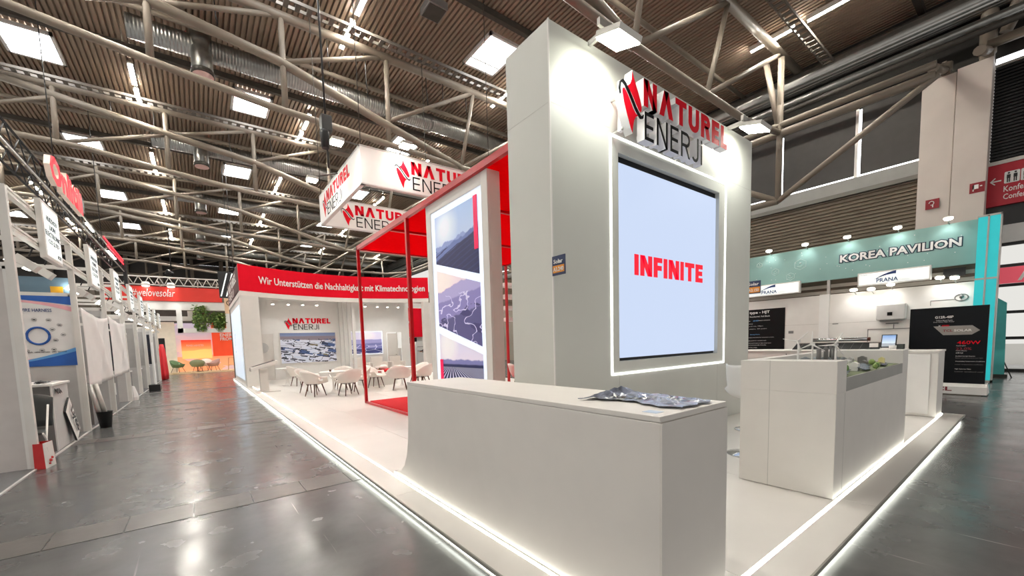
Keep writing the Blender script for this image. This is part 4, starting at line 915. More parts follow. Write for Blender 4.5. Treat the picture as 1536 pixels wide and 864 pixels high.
# ================================================================== LEFT ROW OF BOOTHS
LXp = -2.06
YP = [8.5, 11.93, 15.23, 18.53, 21.83, 25.13, 28.43, 31.73, 35.03]
cp = boxp('booth_carpet', mat('grey_carpet', (112, 112, 114), .95, var=.1, vscale=40), None, -6.2, -2.06, 5.0, 36, 0, .012); tag(cp, 'grey carpet under the row of booths on the left', 'carpet')
ek = boxp('carpet_edge', LGREY, None, -2.06, -2.03, 5.0, 36, 0, .018); tag(ek, 'pale edge strip along the booth carpet', 'edge strip')
BN = ['first', 'second', 'third', 'fourth', 'fifth', 'sixth', 'seventh', 'eighth']
for i in range(len(YP)-1):
    a, c = YP[i], YP[i+1]
    t = thing('system_booth', 'white aluminium frame booth with partition wall, %s along the aisle' % BN[i], 'booth', (-3.5, a, 0), 'aluminium frame booths on the left')
    part('post', WHALU, t, lambda b: b.box(LXp-.045, LXp+.045, a-.045, a+.045, .013, 4.02))
    part('post', WHALU, t, lambda b: b.box(-5.95, -5.86, a-.045, a+.045, .013, 4.02))
    for z in (3.93, 3.42):
        part('beam', WHALU, t, lambda b: (b.box(LXp-.03, LXp+.045, a+.045, c-.045, z, z+.035), b.box(LXp-.03, LXp+.03, a+.045, c-.045, z+.035, z+.065), b.box(LXp-.03, LXp+.045, a+.045, c-.045, z+.065, z+.1)))
    part('stud', WHALU, t, lambda b: b.box(LXp-.03, LXp+.03, (a+c)/2+.45, (a+c)/2+.51, 3.52, 3.93))
    for z in (3.93, 3.42, 2.86): boxp('cross_beam', WHALU, t, -5.86, LXp-.045, a-.03, a+.03, z, z+.08)
    boxp('partition_panel', LGREY if i else mat('partition_grey', (206, 200, 196), .5), t, -5.86, LXp-.046, a-.02, a+.02, .013, 2.86)
    boxp('end_trim', WHITE2, t, LXp-.08, LXp-.044, a-.03, a+.03, .013, 2.9)
    boxp('rear_panel', WHITE2, t, -5.9, -5.86, a+.03, c-.03, .013, 2.86)
    # name sign + two spot heads
    ys = a+1.22
    s = thing('name_sign', ('lit hanging name sign over the booth with the wire harness poster' if i == 0 else 'lit hanging booth name sign, %s along the aisle' % BN[i]), 'sign', (-2.0, ys, 3.3), 'lit booth name signs')
    boxp('case', WHALU, s, -2.01, -1.93, ys-.04, ys+.95, 3.26, 4.22, bevel=.01); boxp('face', SIGNL, s, -1.93, -1.925, ys+.02, ys+.89, 3.32, 4.16)
    GI = mat('sign_grey_ink', (80, 92, 100), .6)
    for k, tx in enumerate((('HUIZHOU', 'LION', 'ELECTRONIC', 'CO.,LTD') if i == 0 else ('SHENZHEN', 'POWER', 'ELECTRIC', 'CO.,LTD'))):
        w_ = .085*len(tx); text('lettering', tx, (-1.925, ys+.45-w_/2, 3.92-k*.13), Y, Z, w_, .085, GI, s)
    text('lettering', 'A3.%d' % (232-2*i), (-1.925, ys+.6, 3.36), Y, Z, .22, .06, GI, s)
    for k, dy in enumerate((-.25, .55)):
        l = thing('booth_spotlight', 'white box spotlight, %s lamp of the %s booth frame' % (('first', 'second')[k], BN[i]), 'spotlight', (-2.2, ys+dy, 3.3), 'white booth spotlights')
        part('arm', BLACK, l, lambda b: b.path([(-2.1, ys+dy, 3.42), (-2.05, ys+dy+.02, 3.34), (-2.1, ys+dy+.05, 3.24)], .012, 6))
        part('head', WHALU, l, lambda b: b.prism([(-1.98, ys+dy-.05, 3.08), (-2.2, ys+dy-.05, 3.26), (-2.28, ys+dy-.05, 3.16), (-2.06, ys+dy-.05, 2.98)], (0, .2, 0)), bevel=.008)
        part('lens', LAMPS, l, lambda b: b.prism([(-2.26, ys+dy-.03, 3.245), (-2.36, ys+dy-.03, 3.15), (-2.3, ys+dy-.03, 3.13), (-2.21, ys+dy-.03, 3.22)], (0, .16, 0)))
# --- first bay: poster, desk, folding chair, board, bags
po = thing('wire_harness_poster', 'blue and white wire harness poster on the partition wall', 'poster', (-3.2, 11.9, 1.4))
panel('sheet', rect(1.55, 1.43), 1.55, 1.43, (-3.66, 11.905, 1.44), X, Z, -Y, .006, mat('poster_white', (232, 230, 228), .5), po)
BLU = mat('poster_blue', (34, 92, 176), .5, var=.2, vscale=2); PKP = mat('poster_pink', (240, 178, 186), .5); SKB = mat('poster_sky', (96, 160, 220), .5)
def strip(nm, m, up, lowf, off):
    part(nm, m, po, lambda b: [b.prism([(-3.66+1.55*k/14, 11.898-off, 1.44+1.43*lowf(k/14)), (-3.66+1.55*(k+1)/14, 11.898-off, 1.44+1.43*lowf((k+1)/14)), (-3.66+1.55*(k+1)/14, 11.898-off, 1.44+1.43*up((k+1)/14)), (-3.66+1.55*k/14, 11.898-off, 1.44+1.43*up(k/14))], (0, .001, 0)) for k in range(14)])
strip('pink_wave', PKP, lambda s: .95-.10*s**3, lambda s: .93-.15*s**3, 0); strip('blue_wave', BLU, lambda s: 1., lambda s: .945+.01*math.sin(s*5)-.06*s**3, .001)
strip('pink_wave', PKP, lambda s: .10+.02*s, lambda s: .02, 0); strip('sky_wave', SKB, lambda s: .03+.23*s*s, lambda s: 0, .001); strip('blue_wave', BLU, lambda s: .015+.19*s*s, lambda s: 0, .002)
text('lettering', 'WIRE HARNESS', (-2.86, 11.898, 2.545), X, Z, .46, .065, NAVY, po, .002, .01)
part('ring', BLU, po, lambda b: b.path([(-2.63+.16*math.cos(t), 11.897, 2.06+.17*math.sin(t)) for t in [i*PI/12 for i in range(25)]], .022, 6))
for dx, dz in ((-.24, .33), (-.03, .33), (.17, .32), (.32, .22), (.21, .13), (.36, .02), (.24, -.09), (.2, -.28), (.03, -.29), (-.18, -.3)):
    part('icon', GREYP, po, lambda b: b.path([(-2.63+dx+.036*math.cos(q), 11.897, 2.06+dz+.03*math.sin(q)) for q in [k*PI/7 for k in range(15)]], .003, 4))
    part('icon_mark', INK, po, lambda b: b.box(-2.65+dx, -2.61+dx, 11.893, 11.8945, 2.05+dz, 2.066+dz))
text('lettering', 'Huatek  cable harness  wire terminal', (-2.85, 11.898, 1.72), X, Z, .6, .03, INK, po, .002)
dk = thing('information_desk', 'grey information desk with white edges beside the paper bag', 'desk', (-2.6, 10.2, .013))
part('side_panel', GREYP, dk, lambda b: b.box(-2.9, -2.09, 9.76, 9.8, .013, 1.13)); part('front_panel', LGREY, dk, lambda b: b.box(-2.12, -2.09, 9.8, 10.8, .013, 1.13)); part('side_panel', GREYP, dk, lambda b: b.box(-2.9, -2.09, 10.8, 10.84, .013, 1.13))
boxp('top', WHITE2, dk, -2.92, -2.06, 9.73, 10.86, 1.13, 1.17, bevel=.005); boxp('edge_trim', WHITE2, dk, -2.1, -2.08, 9.755, 9.775, .013, 1.13); boxp('edge_trim', WHITE2, dk, -2.91, -2.89, 9.755, 9.775, .013, 1.13)
o = MB().box(-2.7, -2.15, 10.0, 10.75, 1.172, 1.18).build('brochure_stack', LGREY); tag(o, 'flat grey leaflets lying on the grey desk', 'leaflet'); 
b = MB(); b.rings([[(-2.3+.25*s, 9.9+.1*t+.12*math.sin(s*3), 1.185-(.28*max(0, s-.35))+.03*math.sin(t*5+s*9)) for t in (0, .5, 1., 1.6, 2.2, 2.8)] for s in (0, .2, .4, .6, .8, 1.)], closed=False, caps=False)
o = b.build('dark_plastic_bag', mat('dark_film', (70, 70, 72), .25, spec=.8)); m_ = o.modifiers.new('thick', 'SOLIDIFY'); m_.thickness = .008; tag(o, 'dark plastic bag hanging over the desk edge', 'bag')
fc = thing('folding_chair', 'dark folding chair with white metal legs beside the grey desk', 'chair', (-2.35, 9.3, .013)); FCX = fc
part('backrest', mat('chair_dark', (72, 74, 74), .6), fc, lambda b: b.rings([[(-2.5+.04*s+.34*q, 9.45+.03*math.sin(q*PI), .5+.52*s-.06*(2*q-1)**2*s) for q in [k/8 for k in range(9)]] for s in (0, .25, .5, .75, 1.)], closed=False, caps=False)); fc.children[-1].modifiers.new('t', 'SOLIDIFY').thickness = .03
part('seat', mat('chair_dark', (72, 74, 74), .6), fc, lambda b: b.box(-2.55, -2.18, 9.0, 9.4, .42, .46), bevel=.015)
for x in (-2.55, -2.17): part('leg', WHALU, fc, lambda b: b.path([(x, 9.42, .85), (x, 9.1, .25), (x, 8.95, .015)], .014, 8)); part('leg', WHALU, fc, lambda b: b.path([(x, 9.02, .44), (x, 9.45, .015)], .014, 8))
part('cross_bar', WHALU, fc, lambda b: b.tube((-2.55, 9.3, .2), (-2.17, 9.3, .2), .012, 8))
fc.location.x += .1
bg_ = thing('paper_bag', 'red and white paper carrier bag standing on the floor by the partition', 'bag', (-1.97, 8.5, 0))
part('front', mat('bag_red', (196, 30, 30), .4), bg_, lambda b: b.prism([(-2.05, 8.40, .001), (-1.93, 8.37, .001), (-1.945, 8.41, .37), (-2.05, 8.43, .37)], (.0, .006, 0)))
part('side', mat('bag_white', (236, 232, 228), .4), bg_, lambda b: b.prism([(-1.93, 8.37, .001), (-1.89, 8.66, .001), (-1.9, 8.64, .37), (-1.945, 8.41, .37)], (-.006, 0, 0)))
part('back', mat('bag_red', (196, 30, 30), .4), bg_, lambda b: (b.prism([(-2.05, 8.40, .001), (-2.03, 8.68, .001), (-2.03, 8.66, .37), (-2.05, 8.43, .37)], (-.006, 0, 0)), b.prism([(-2.03, 8.68, .001), (-1.89, 8.66, .001), (-1.9, 8.64, .37), (-2.03, 8.66, .37)], (0, .006, 0))))
part('print', mat('bag_red', (196, 30, 30), .4), bg_, lambda b: (b.ball((-1.91, 8.5, .1), .025, 8, 5), b.ball((-1.905, 8.56, .13), .02, 8, 5), b.ball((-1.91, 8.47, .06), .015, 8, 5)))
part('handle', WHITE2, bg_, lambda b: b.path([(-1.925, 8.48, .3), (-1.92, 8.5, .22), (-1.915, 8.56, .22), (-1.91, 8.58, .3)], .004, 5))
bd = thing('lettered_board', 'white board with dark lettering leaning upright on the grey desk', 'board', (-2.03, 10.8, .02))
bd_t = panel('board', rect(.86, .36), .86, .36, (-2.0, 10.62, .10), (0, -.62, .78), (0, .78, .62), X, .03, WHITE2, bd, BLACK)
# re-lay the board: long side slopes up towards the desk
def lay(pts): return [Vector(q)-Vector(ORG[bd.name]) for q in pts]
me = bd_t.data
fr_ = lay([(-2.0, 10.62, .03), (-2.0, 10.90, .22), (-2.05, 10.62, .86), (-2.05, 10.30, .62)])
for i in range(4): me.vertices[i].co = fr_[i]; me.vertices[4+i].co = fr_[i]+Vector((-.03, 0, 0))
uu = Vector((.04, .30, -.62)).normalized(); vv = Vector((0, .30, .23)).normalized()
text('lettering', 'Lyco', Vector((-2.028, 10.44, .60))+Vector((.012, 0, 0)), uu, vv, .5, .2, BLACK, bd, .006, .03)
# --- second bay: draped cloth, bin with rolled tubes
def cloth(y0, y1, zt, zb, lab):
    b = MB(); rr = []
    for i in range(30):
        s = i/29; y = y0+(y1-y0)*s; sag = .10*math.sin(s*PI)
        rr.append([(-2.0+.012*math.sin(s*16+q*3)+.05*max(0, 1-abs(s-.3-.5*q)*7)+.05*max(0, 1-abs(s-.75+.45*q)*7), y, zt-sag*(1-q)+(zb+.08*s-zt)*q) for q in [k/17 for k in range(18)]])
    b.rings(rr, closed=False, caps=False); o = b.build('dust_cloth', CLOTH); o.modifiers.new('t', 'SOLIDIFY').thickness = .006; tag(o, lab, 'cloth')
cloth(12.1, 15.15, 2.66, .93, 'white dust cloth draped across the front of the second booth')
cloth(15.35, 18.3, 2.72, 1.0, 'smaller looking white dust cloth hanging on the third booth')
o = MB().lathe((0, 0, 0), [(.1, 0.002), (.14, .36), (.15, .37), (.13, .36), (.09, .02)], 20).build('waste_bin', BLACK); o.location = (-1.84, 12.3, 0); tag(o, 'black round waste bin on the floor by the draped booth', 'bin')
for i, (dx, dy) in enumerate(((-.04, 0), (.05, .04))):
    o = MB().tube((-1.84+dx, 12.3+dy, .03), (-1.98+dx, 12.2+dy, 1.0), .045, 12).build('rolled_tube', GREYALU); tag(o, 'grey cardboard tube leaning in the waste bin, %s one' % ('left', 'right')[i], 'tube')
o = MB().lathe((0, 0, 0), [(.05, .002), (.06, .3), (.05, .5), (.02, .55)], 12).build('orange_bottle', mat('orange_plastic', (232, 104, 58), .4)); o.location = (-2.2, 12.15, .013); tag(o, 'orange plastic bottle standing beside the partition end', 'bottle')
boxp('side', GREYP, thing('booth_cupboard', 'grey cupboard behind the waste bin in the second booth', 'cupboard', (-2.5, 13.4, 0)), -2.8, -2.12, 12.9, 13.9, .013, .95)
# --- farther bays
BLK = mat('display_dark', (22, 26, 40), .3, var=.8, vscale=3)
for i in range(2, 8):
    a = YP[i]
    t = thing('info_counter', 'light grey booth counter at the aisle, in the %s booth' % BN[i], 'counter', (-2.4, a+.8, 0), 'grey counters in the left booths')
    boxp('body', GREYP, t, -2.7, -2.12, a+.5, a+1.4, .013, 1.0); boxp('top', WHITE2, t, -2.72, -2.1, a+.48, a+1.42, 1.0, 1.04); boxp('notice', WHITE2, t, -2.119, -2.11, a+.7, a+.95, .45, .8)
    t = thing('display_poster', 'tall dark blue product poster on the partition of the %s booth' % BN[i], 'poster', (-2.6, a-.02, 1))
    panel('sheet', rect(.8, 1.6), .8, 1.6, (-2.95, a-.026, 1.1), X, Z, -Y, .006, BLK if i in (3, 6) else mat('poster_grey', (170, 168, 166), .5), t); boxp('caption', WHITE2, t, -2.85, -2.35, a-.03, a-.027, 2.45, 2.52)
o = MB().lathe((0, 0, 0), [(.13, .002), (.15, .12), (.1, .3), (.05, .5), (.02, .52)], 9, sm=False).build('white_sack', CLOTH); o.location = (-2.02, 18.9, 0); tag(o, 'white sack on the floor in front of the third booth', 'sack')
b = MB(); b.rings([[(-1.95+(.22+.05*math.cos(5*t))*math.cos(t)*r, 32.6+(.8+.15*math.cos(6*t+z))*math.sin(t)*r+.25*z, z) for t in [k*PI/14 for k in range(28)]] for r, z in ((.95, .03), (1., .4), (.9, .9), (.8, 1.4), (.62, 1.9), (.35, 2.25))]); o = b.build('red_cloth', mat('coat_red', (206, 30, 40), .7)); tag(o, 'red draped banner cloth standing at the end of the left booths', 'cloth')
o = MB().box(-1.9, -1.5, 22.6, 22.9, 0, .3).build('dark_crate', BLACK, bevel=.02); tag(o, 'small dark crate on the floor by the fifth booth', 'crate')
t = thing('floor_stand', 'slim white roll-up stand at the edge of the left aisle', 'stand', (-1.8, 24.6, 0)); boxp('foot', BLACK, t, -1.95, -1.6, 24.4, 24.8, 0, .08); panel('sheet', rect(.7, 2.1), .7, 2.1, (-1.78, 24.3, .08), Y, Z, X, .01, WHITE2, t)
t = thing('yellow_panel', 'large picture panel with yellow shapes above the first partition', 'picture', (-4, 13, 2.9)); boxp('panel', mat('panel_bluegrey', (96, 122, 140), .5, var=.3, vscale=1), t, -5.6, -2.3, 13.0, 13.04, 2.95, 3.4); part('shape', mat('panel_yellow', (226, 170, 40), .5), t, lambda b: (b.prism([(-3.9, 12.99, 2.98), (-3.0, 12.99, 2.98), (-3.4, 12.99, 3.2)], (0, .01, 0)), b.box(-2.6, -2.4, 12.985, 12.995, 3.0, 3.2)))

# overhead black truss with red glowing letters
ot = thing('rigging_truss', 'black overhead rigging truss carrying red glowing letters', 'truss', (-3, 20, 6.2))
ty0, ty1, tz = 8., 29., 6.2
for x in (-3.0, -3.4):
    for z in (tz, tz+.42): part('chord', BLACK, ot, lambda b: b.tube((x, ty0, z), (x, ty1, z), .03, 6))
o = part('lacing', BLACK, ot, lambda b: [(b.tube((x, ty0+k*.42, tz if k % 2 else tz+.42), (x, ty0+(k+1)*.42, tz+.42 if k % 2 else tz), .015, 5)) for k in range(50) for x in (-3., -3.4)]); o['kind'] = 'stuff'
part('light_rail', GREYALU, ot, lambda b: (b.box(-2.97, -2.94, ty0, ty1, tz-.12, tz-.08), b.box(-2.97, -2.94, 19., ty1, tz+.28, tz+.31)))
part('red_rail', mat('neon_red', (250, 40, 60), .4, emit=1.2), ot, lambda b: (b.box(-2.96, -2.93, 23.5, 28.9, tz+.42, tz+.50), b.box(-2.96, -2.93, 24.2, 28.9, tz+.24, tz+.32)))
part('white_lamp', LAMPS, ot, lambda b: (b.box(-2.95, -2.9, 20., 21.2, tz+.1, tz+.15), b.box(-2.95, -2.9, 24.2, 26., tz-.02, tz+.04)))
part('cross_truss', BLACK, ot, lambda b: [b.tube((-3.0, 12.4+d, z), (-12, 12.4+d, z), .03, 6) for d in (0, .4) for z in (tz, tz+.4)] + [b.tube((-3-k*.5, 12.4, tz if k % 2 else tz+.4), (-3.5-k*.5, 12.4, tz+.4 if k % 2 else tz), .015, 5) for k in range(17)])
for yy in (12, 18, 25): part('hanging_wire', BLACK, ot, lambda b: b.tube((-3.2, yy, tz+.42), (-3.2, yy, 13.4), .015, 5))
boxp('mover_lamp', BLACK, ot, -3.3, -2.9, 19.4, 19.8, tz+.4, tz+.9); boxp('mover_lamp', BLACK, ot, -3.0, -2.85, 28.9, 29.2, tz-.9, tz+.3)
rs = thing('red_letter_sign', 'red glowing raised letters mounted on the black overhead truss', 'sign', (-2.9, 17, 6.3))
NEON = mat('letter_neon_red', (226, 20, 48), .5, emit=.45, ecol=(236, 20, 50), spec=.2); LEDGE = mat('letter_edge_cream', (226, 206, 190), .5, emit=.25)
letters('Onlitili', (-2.92, 15.3, 6.25), Y, Z, 3.6, .78, NEON, rs, .12, .06, LEDGE)
part('backing', BLACK, rs, lambda b: b.box(-2.95, -2.92, 15.4, 18.9, 6.3, 6.62))

# ================================================================== FAR BOOTH AT THE AISLE END
FY = 40.
fb = thing('exhibit_booth', 'far booth with red banner, picture wall and wooden floor at the aisle end', 'booth', (-1, FY, 0))
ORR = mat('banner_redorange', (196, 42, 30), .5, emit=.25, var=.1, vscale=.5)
boxp('banner', ORR, fb, -5.5, 1.85, FY-.2, FY, 5.72, 6.8); text('banner_lettering', '#welovesolar', (-3.8, FY-.2, 5.98), X, Z, 2.6, .62, WHITE2, fb, .02, 0, shear=.25)
boxp('white_beam', WHITE2, fb, -5.5, 3.2, FY-.1, FY+.2, 5.05, 5.7)
part('white_frame', WHITE2, fb, lambda b: (b.box(-1.25, -.9, FY-.15, FY+.15, 3.25, 5.05), b.box(-1.25, 3.2, FY-.15, FY+.15, 3.25, 3.6), b.box(2.0, 2.3, FY-.15, FY+.15, 3.6, 5.05), b.box(-5.5, -.2, FY+.6, FY+.9, 4.25, 4.6), b.box(-.55, -.2, FY+.6, FY+.9, 4.6, 5.05)))
part('dark_window', DARKST, fb, lambda b: b.box(-5.5, 3.4, FY+3.4, FY+3.5, 4.2, 5.3))
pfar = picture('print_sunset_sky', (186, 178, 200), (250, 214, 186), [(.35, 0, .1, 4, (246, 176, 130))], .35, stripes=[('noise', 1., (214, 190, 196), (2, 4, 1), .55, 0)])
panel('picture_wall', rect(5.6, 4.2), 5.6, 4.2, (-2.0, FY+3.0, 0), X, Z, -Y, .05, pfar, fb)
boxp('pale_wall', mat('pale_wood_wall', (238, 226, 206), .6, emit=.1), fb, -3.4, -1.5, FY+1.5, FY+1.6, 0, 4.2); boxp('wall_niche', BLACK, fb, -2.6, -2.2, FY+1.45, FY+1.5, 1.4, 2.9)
boxp('floor_deck', mat('beech_deck', (222, 196, 158), .5), fb, -3.4, 4.2, FY-.3, FY+3, 0, .09)
SR = picture('screen_red_dune', (206, 40, 24), (250, 190, 110), [(.42, .1, .1, 3, (246, 176, 100))], .8)
s = panel('red_screen', rect(2.1, 1.6), 2.1, 1.6, (-1.2, FY+2.7, 1.15), X, Z, -Y, .06, SR, fb); text('screen_lettering', 'POWER HARVESTED', (-.85, FY+2.695, 2.2), X, Z, 1.2, .16, WHITE2, s, .01)
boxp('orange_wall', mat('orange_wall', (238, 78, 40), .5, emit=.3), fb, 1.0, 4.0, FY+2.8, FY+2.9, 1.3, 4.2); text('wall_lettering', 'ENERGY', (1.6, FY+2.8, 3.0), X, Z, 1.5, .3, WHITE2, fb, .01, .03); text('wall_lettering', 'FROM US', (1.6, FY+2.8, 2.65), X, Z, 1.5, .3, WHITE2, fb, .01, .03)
part('lattice_truss', WHALU, fb, lambda b: [b.tube((-6, FY-.3, z), (3.2, FY-.3, z), .05, 6) for z in (6.9, 7.5)] + [b.tube((-6+k*.6, FY-.3, 6.9), (-5.7+k*.6, FY-.3, 7.5), .03, 5) for k in range(15)] + [b.tube((-5.7+k*.6, FY-.3, 7.5), (-5.4+k*.6, FY-.3, 6.9), .03, 5) for k in range(15)] + [b.tube((x, FY-.3, 7.2), (x, FY+4, 7.2), .05, 6) for x in (-5, -2.2, .3, 1.6)])
for i, x in enumerate((-2.9, -1.4)): t = thing('truss_lamp', 'white round lamp on the far lattice truss, %s one' % ('left', 'right')[i], 'lamp', (x, FY-.6, 7)); part('head', WHITE2, t, lambda b: b.lathe((x, FY-.42, 6.78), [(.25, 0), (.3, .1), (.2, .3)], 12)); part('lens', LAMPS, t, lambda b: b.lathe((x, FY-.42, 6.76), [(.22, 0), (.22, .02)], 12)); spot('lamp_beam', (x, FY-.75, 6.7), (x+.5, FY+.6, 1.2), 120, 1.0, .9, .15, (1, .97, .92), t)
def hplant(x, y, z, r, h, lab):
    t = thing('hanging_plant', lab, 'plant', (x, y, z)); random.seed(int(x*100)+5)
    part('basket', WOOD, t, lambda b: b.lathe((x, y, z+h*.55), [(.1, 0), (.22, .12), (.25, .25)], 10))
    part('hanging_wire', BLACK, t, lambda b: b.tube((x, y, z+h*.7), (x, y, 5.1), .012, 5))
    b = MB()
    for k in range(620):
        u = random.random(); a = random.uniform(0, 2*PI); rr = r*math.sqrt(random.random())*(1-.45*abs(2*u-1.1)**2); c = Vector((x+rr*math.cos(a), y+rr*math.sin(a), z+h*u)); q = Vector((random.uniform(-1, 1), random.uniform(-1, 1), random.uniform(-1, .3))).normalized()*.26; s = q.cross(Vector((random.random(), random.random(), 1))).normalized()*.085
        b._add([c, c+q*.5+s, c+q, c+q*.5-s], [(0, 1, 2, 3)], k % 2)
    o = b.build('foliage', [LEAF, LEAF2], t); o['kind'] = 'stuff'
hplant(.35, FY-.1, 3.5, .6, 1.95, 'large hanging green plant in the white frame of the far booth, left one'); hplant(1.5, FY+.1, 3.4, .55, 1.5, 'lower hanging green plant in the white frame of the far booth, right one')
def lchair(x, y, a, m, lab):
    t = thing('lounge_chair', lab, 'chair', (0, 0, 0))
    b = MB(); b.rings([[(math.sin(q)*R, math.cos(q)*R*.9, z+dz*max(0, math.cos(q)+.2)) for q in [k*PI/9 for k in range(18)]] for R, z, dz in ((.08, .42, 0), (.36, .45, 0), (.46, .6, .12), (.5, .68, .28))], caps=False); o = b.build('shell', m, t); o.modifiers.new('t', 'SOLIDIFY').thickness = .04
    for sx in (-1, 1):
        for sy in (-1, 1): MB().tube((sx*.2, sy*.2, .44), (sx*.34, sy*.34, 0), .018, 6).build('leg', WOOD, t)
    t.location = (x, y, .09); t.rotation_euler = (0, 0, a)
lchair(-1.5, FY+.9, 1.0, mat('seat_green', (96, 122, 84), .7), 'green lounge chair at the left of the far booth'); lchair(-.2, FY+.7, PI, mat('seat_sage', (150, 156, 120), .7), 'sage green lounge chair in the middle of the far booth'); lchair(.9, FY+.9, -1.2, mat('seat_taupe', (190, 150, 140), .7), 'taupe lounge chair at the right of the far booth'); lchair(.3, FY+2.1, -.3, CH, 'white lounge chair behind the others in the far booth')
o = MB().lathe((-.2, FY+1.5, .09), [(.3, .002), (.04, .03), (.04, .4), (.4, .42), (.4, .45)], 16).build('low_table', WOOD, org=(-.2, FY+1.5, .09)); tag(o, 'low dark round table between the far lounge chairs', 'table')
t = thing('bar_frame_stool', 'light wooden frame stool at the right of the far booth', 'stool', (2.2, FY+1, .09)); part('frame', mat('beech_wood', (206, 164, 116), .5), t, lambda b: [b.tube((2.2+sx*.25, FY+1+sy*.2, .09), (2.2+sx*.18, FY+1+sy*.15, 1.1), .025, 6) for sx in (-1, 1) for sy in (-1, 1)] + [b.tube((2.0, FY+1.15, .5), (2.4, FY+1.15, .5), .02, 6)]); boxp('seat', mat('beech_wood', (206, 164, 116), .5), t, 1.98, 2.42, FY+.8, FY+1.2, 1.1, 1.14)
# beige sign and dark booth edge behind the lounge
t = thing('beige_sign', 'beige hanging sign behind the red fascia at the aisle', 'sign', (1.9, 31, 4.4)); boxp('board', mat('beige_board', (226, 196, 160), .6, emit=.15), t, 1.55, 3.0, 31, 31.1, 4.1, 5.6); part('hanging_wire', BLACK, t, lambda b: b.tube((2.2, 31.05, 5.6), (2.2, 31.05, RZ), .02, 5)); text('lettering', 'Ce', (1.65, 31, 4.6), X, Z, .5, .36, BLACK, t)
t = thing('striped_panel', 'black panel with slanted white light stripes beside the red fascia', 'panel', (.9, 29, 5.4)); boxp('panel', BLACK, t, 1.25, 2.6, 29.3, 29.4, 4.9, 6.5); part('hanging_wire', BLACK, t, lambda b: b.tube((1.9, 29.35, 6.5), (1.9, 29.35, RZ), .02, 5))
for k in range(3): part('stripe', SIGNL, t, lambda b: b.prism([(1.3+k*.28, 29.29, 5.0), (1.37+k*.28, 29.29, 5.0), (1.75+k*.28, 29.29, 6.4), (1.68+k*.28, 29.29, 6.4)], (0, .01, 0)))
t = thing('neighbour_booth', 'dark and wooden neighbouring booth wall behind the lounge', 'booth', (1.7, 30, 0)); boxp('wall', mat('wood_wall', (150, 112, 80), .6), t, 1.75, 6, 28.0, 28.1, 0, 4); boxp('edge', DARKST, t, 1.62, 1.75, 27.6, 28.1, 0, 4.4); boxp('lit_edge', LBX, t, 1.70, 1.75, 27.55, 27.6, 1.2, 3.9)

# ================================================================== RIGHT: NATIONAL PAVILION
KX = 18.6
kp = thing('korea_pavilion', 'white booth row with teal header reading Korea Pavilion', 'pavilion', (KX, 4, 0))
KT = mat('header_teal', (134, 172, 166), .5, var=.12, vscale=.8)
boxp('header', KT, kp, KX, KX+.12, 1.33, 9.5, 3.45, 4.7)
text('header_lettering', 'KOREA PAVILION', (KX-.001, 4.43, 3.975), -Y, Z, 2.82, .31, mat('navy_outline', (28, 50, 70), .5), kp, .006, .11)
text('header_lettering', 'KOREA PAVILION', (KX-.008, 4.405, 4.0), -Y, Z, 2.77, .26, WHITE2, kp, .006, .03)
PT = mat('pale_teal_ink', (206, 228, 222), .5)
for yy, zz, r in ((5.55, 4.15, .2), (6.35, 4.0, .13), (5.85, 3.75, .14), (6.9, 4.35, .1)):
    part('hexagon_icon', PT, kp, lambda b: b.path([(KX-.005, yy+r*math.sin(k*PI/3), zz+r*math.cos(k*PI/3)) for k in range(7)], .008, 4)); part('icon_mark', PT, kp, lambda b: (b.ball((KX-.004, yy, zz+r*.25), r*.18, 8, 5), b.path([(KX-.005, yy+r*.5, zz-r*.25), (KX-.005, yy, zz-r*.4), (KX-.005, yy-r*.5, zz-r*.15)], .008, 4)))
random.seed(4)
part('sparkle', WHITE2, kp, lambda b: [b.box(KX-.004, KX, y, y+.02, z, z+.02) for y, z in [(random.uniform(1.4, 7), random.uniform(3.6, 4.6)) for _ in range(40)]])['kind'] = 'stuff'
KW = mat('booth_wall_white', (226, 222, 216), .5, var=.02)
for i, (a, c) in enumerate(((1.33, 4.66), (4.94, 9.5))): boxp('wall_panel', KW, kp, KX+.04, KX+.1, a, c, 1.9, 2.93); boxp('wall_panel', KW, kp, KX+.04, KX+.1, a, c, 0, 1.893)
boxp('wall_post', WHITE2, kp, KX-.02, KX+.1, 4.66, 4.94, 0, 2.95); boxp('header_post', GREYALU, kp, KX, KX+.08, 4.66, 4.74, 2.95, 3.45)
for z in (3.0, 3.22): boxp('upper_slat', mat('slat_beige', (206, 196, 184), .6), kp, KX+.6, KX+.65, 1.4, 9.5, z, z+.12)
boxp('upper_back', mat('slat_brown', (132, 118, 104), .7), kp, KX+.8, KX+.85, 1.4, 9.5, 2.9, 3.6)
boxp('dark_flag', BLACK, kp, KX+.3, KX+.32, 1.55, 2.0, 3.15, 3.4)
boxp('booth_floor', mat('pavilion_carpet', (96, 94, 92), .95), kp, 15.2, KX+.1, .93, 9.5, 0, .02)
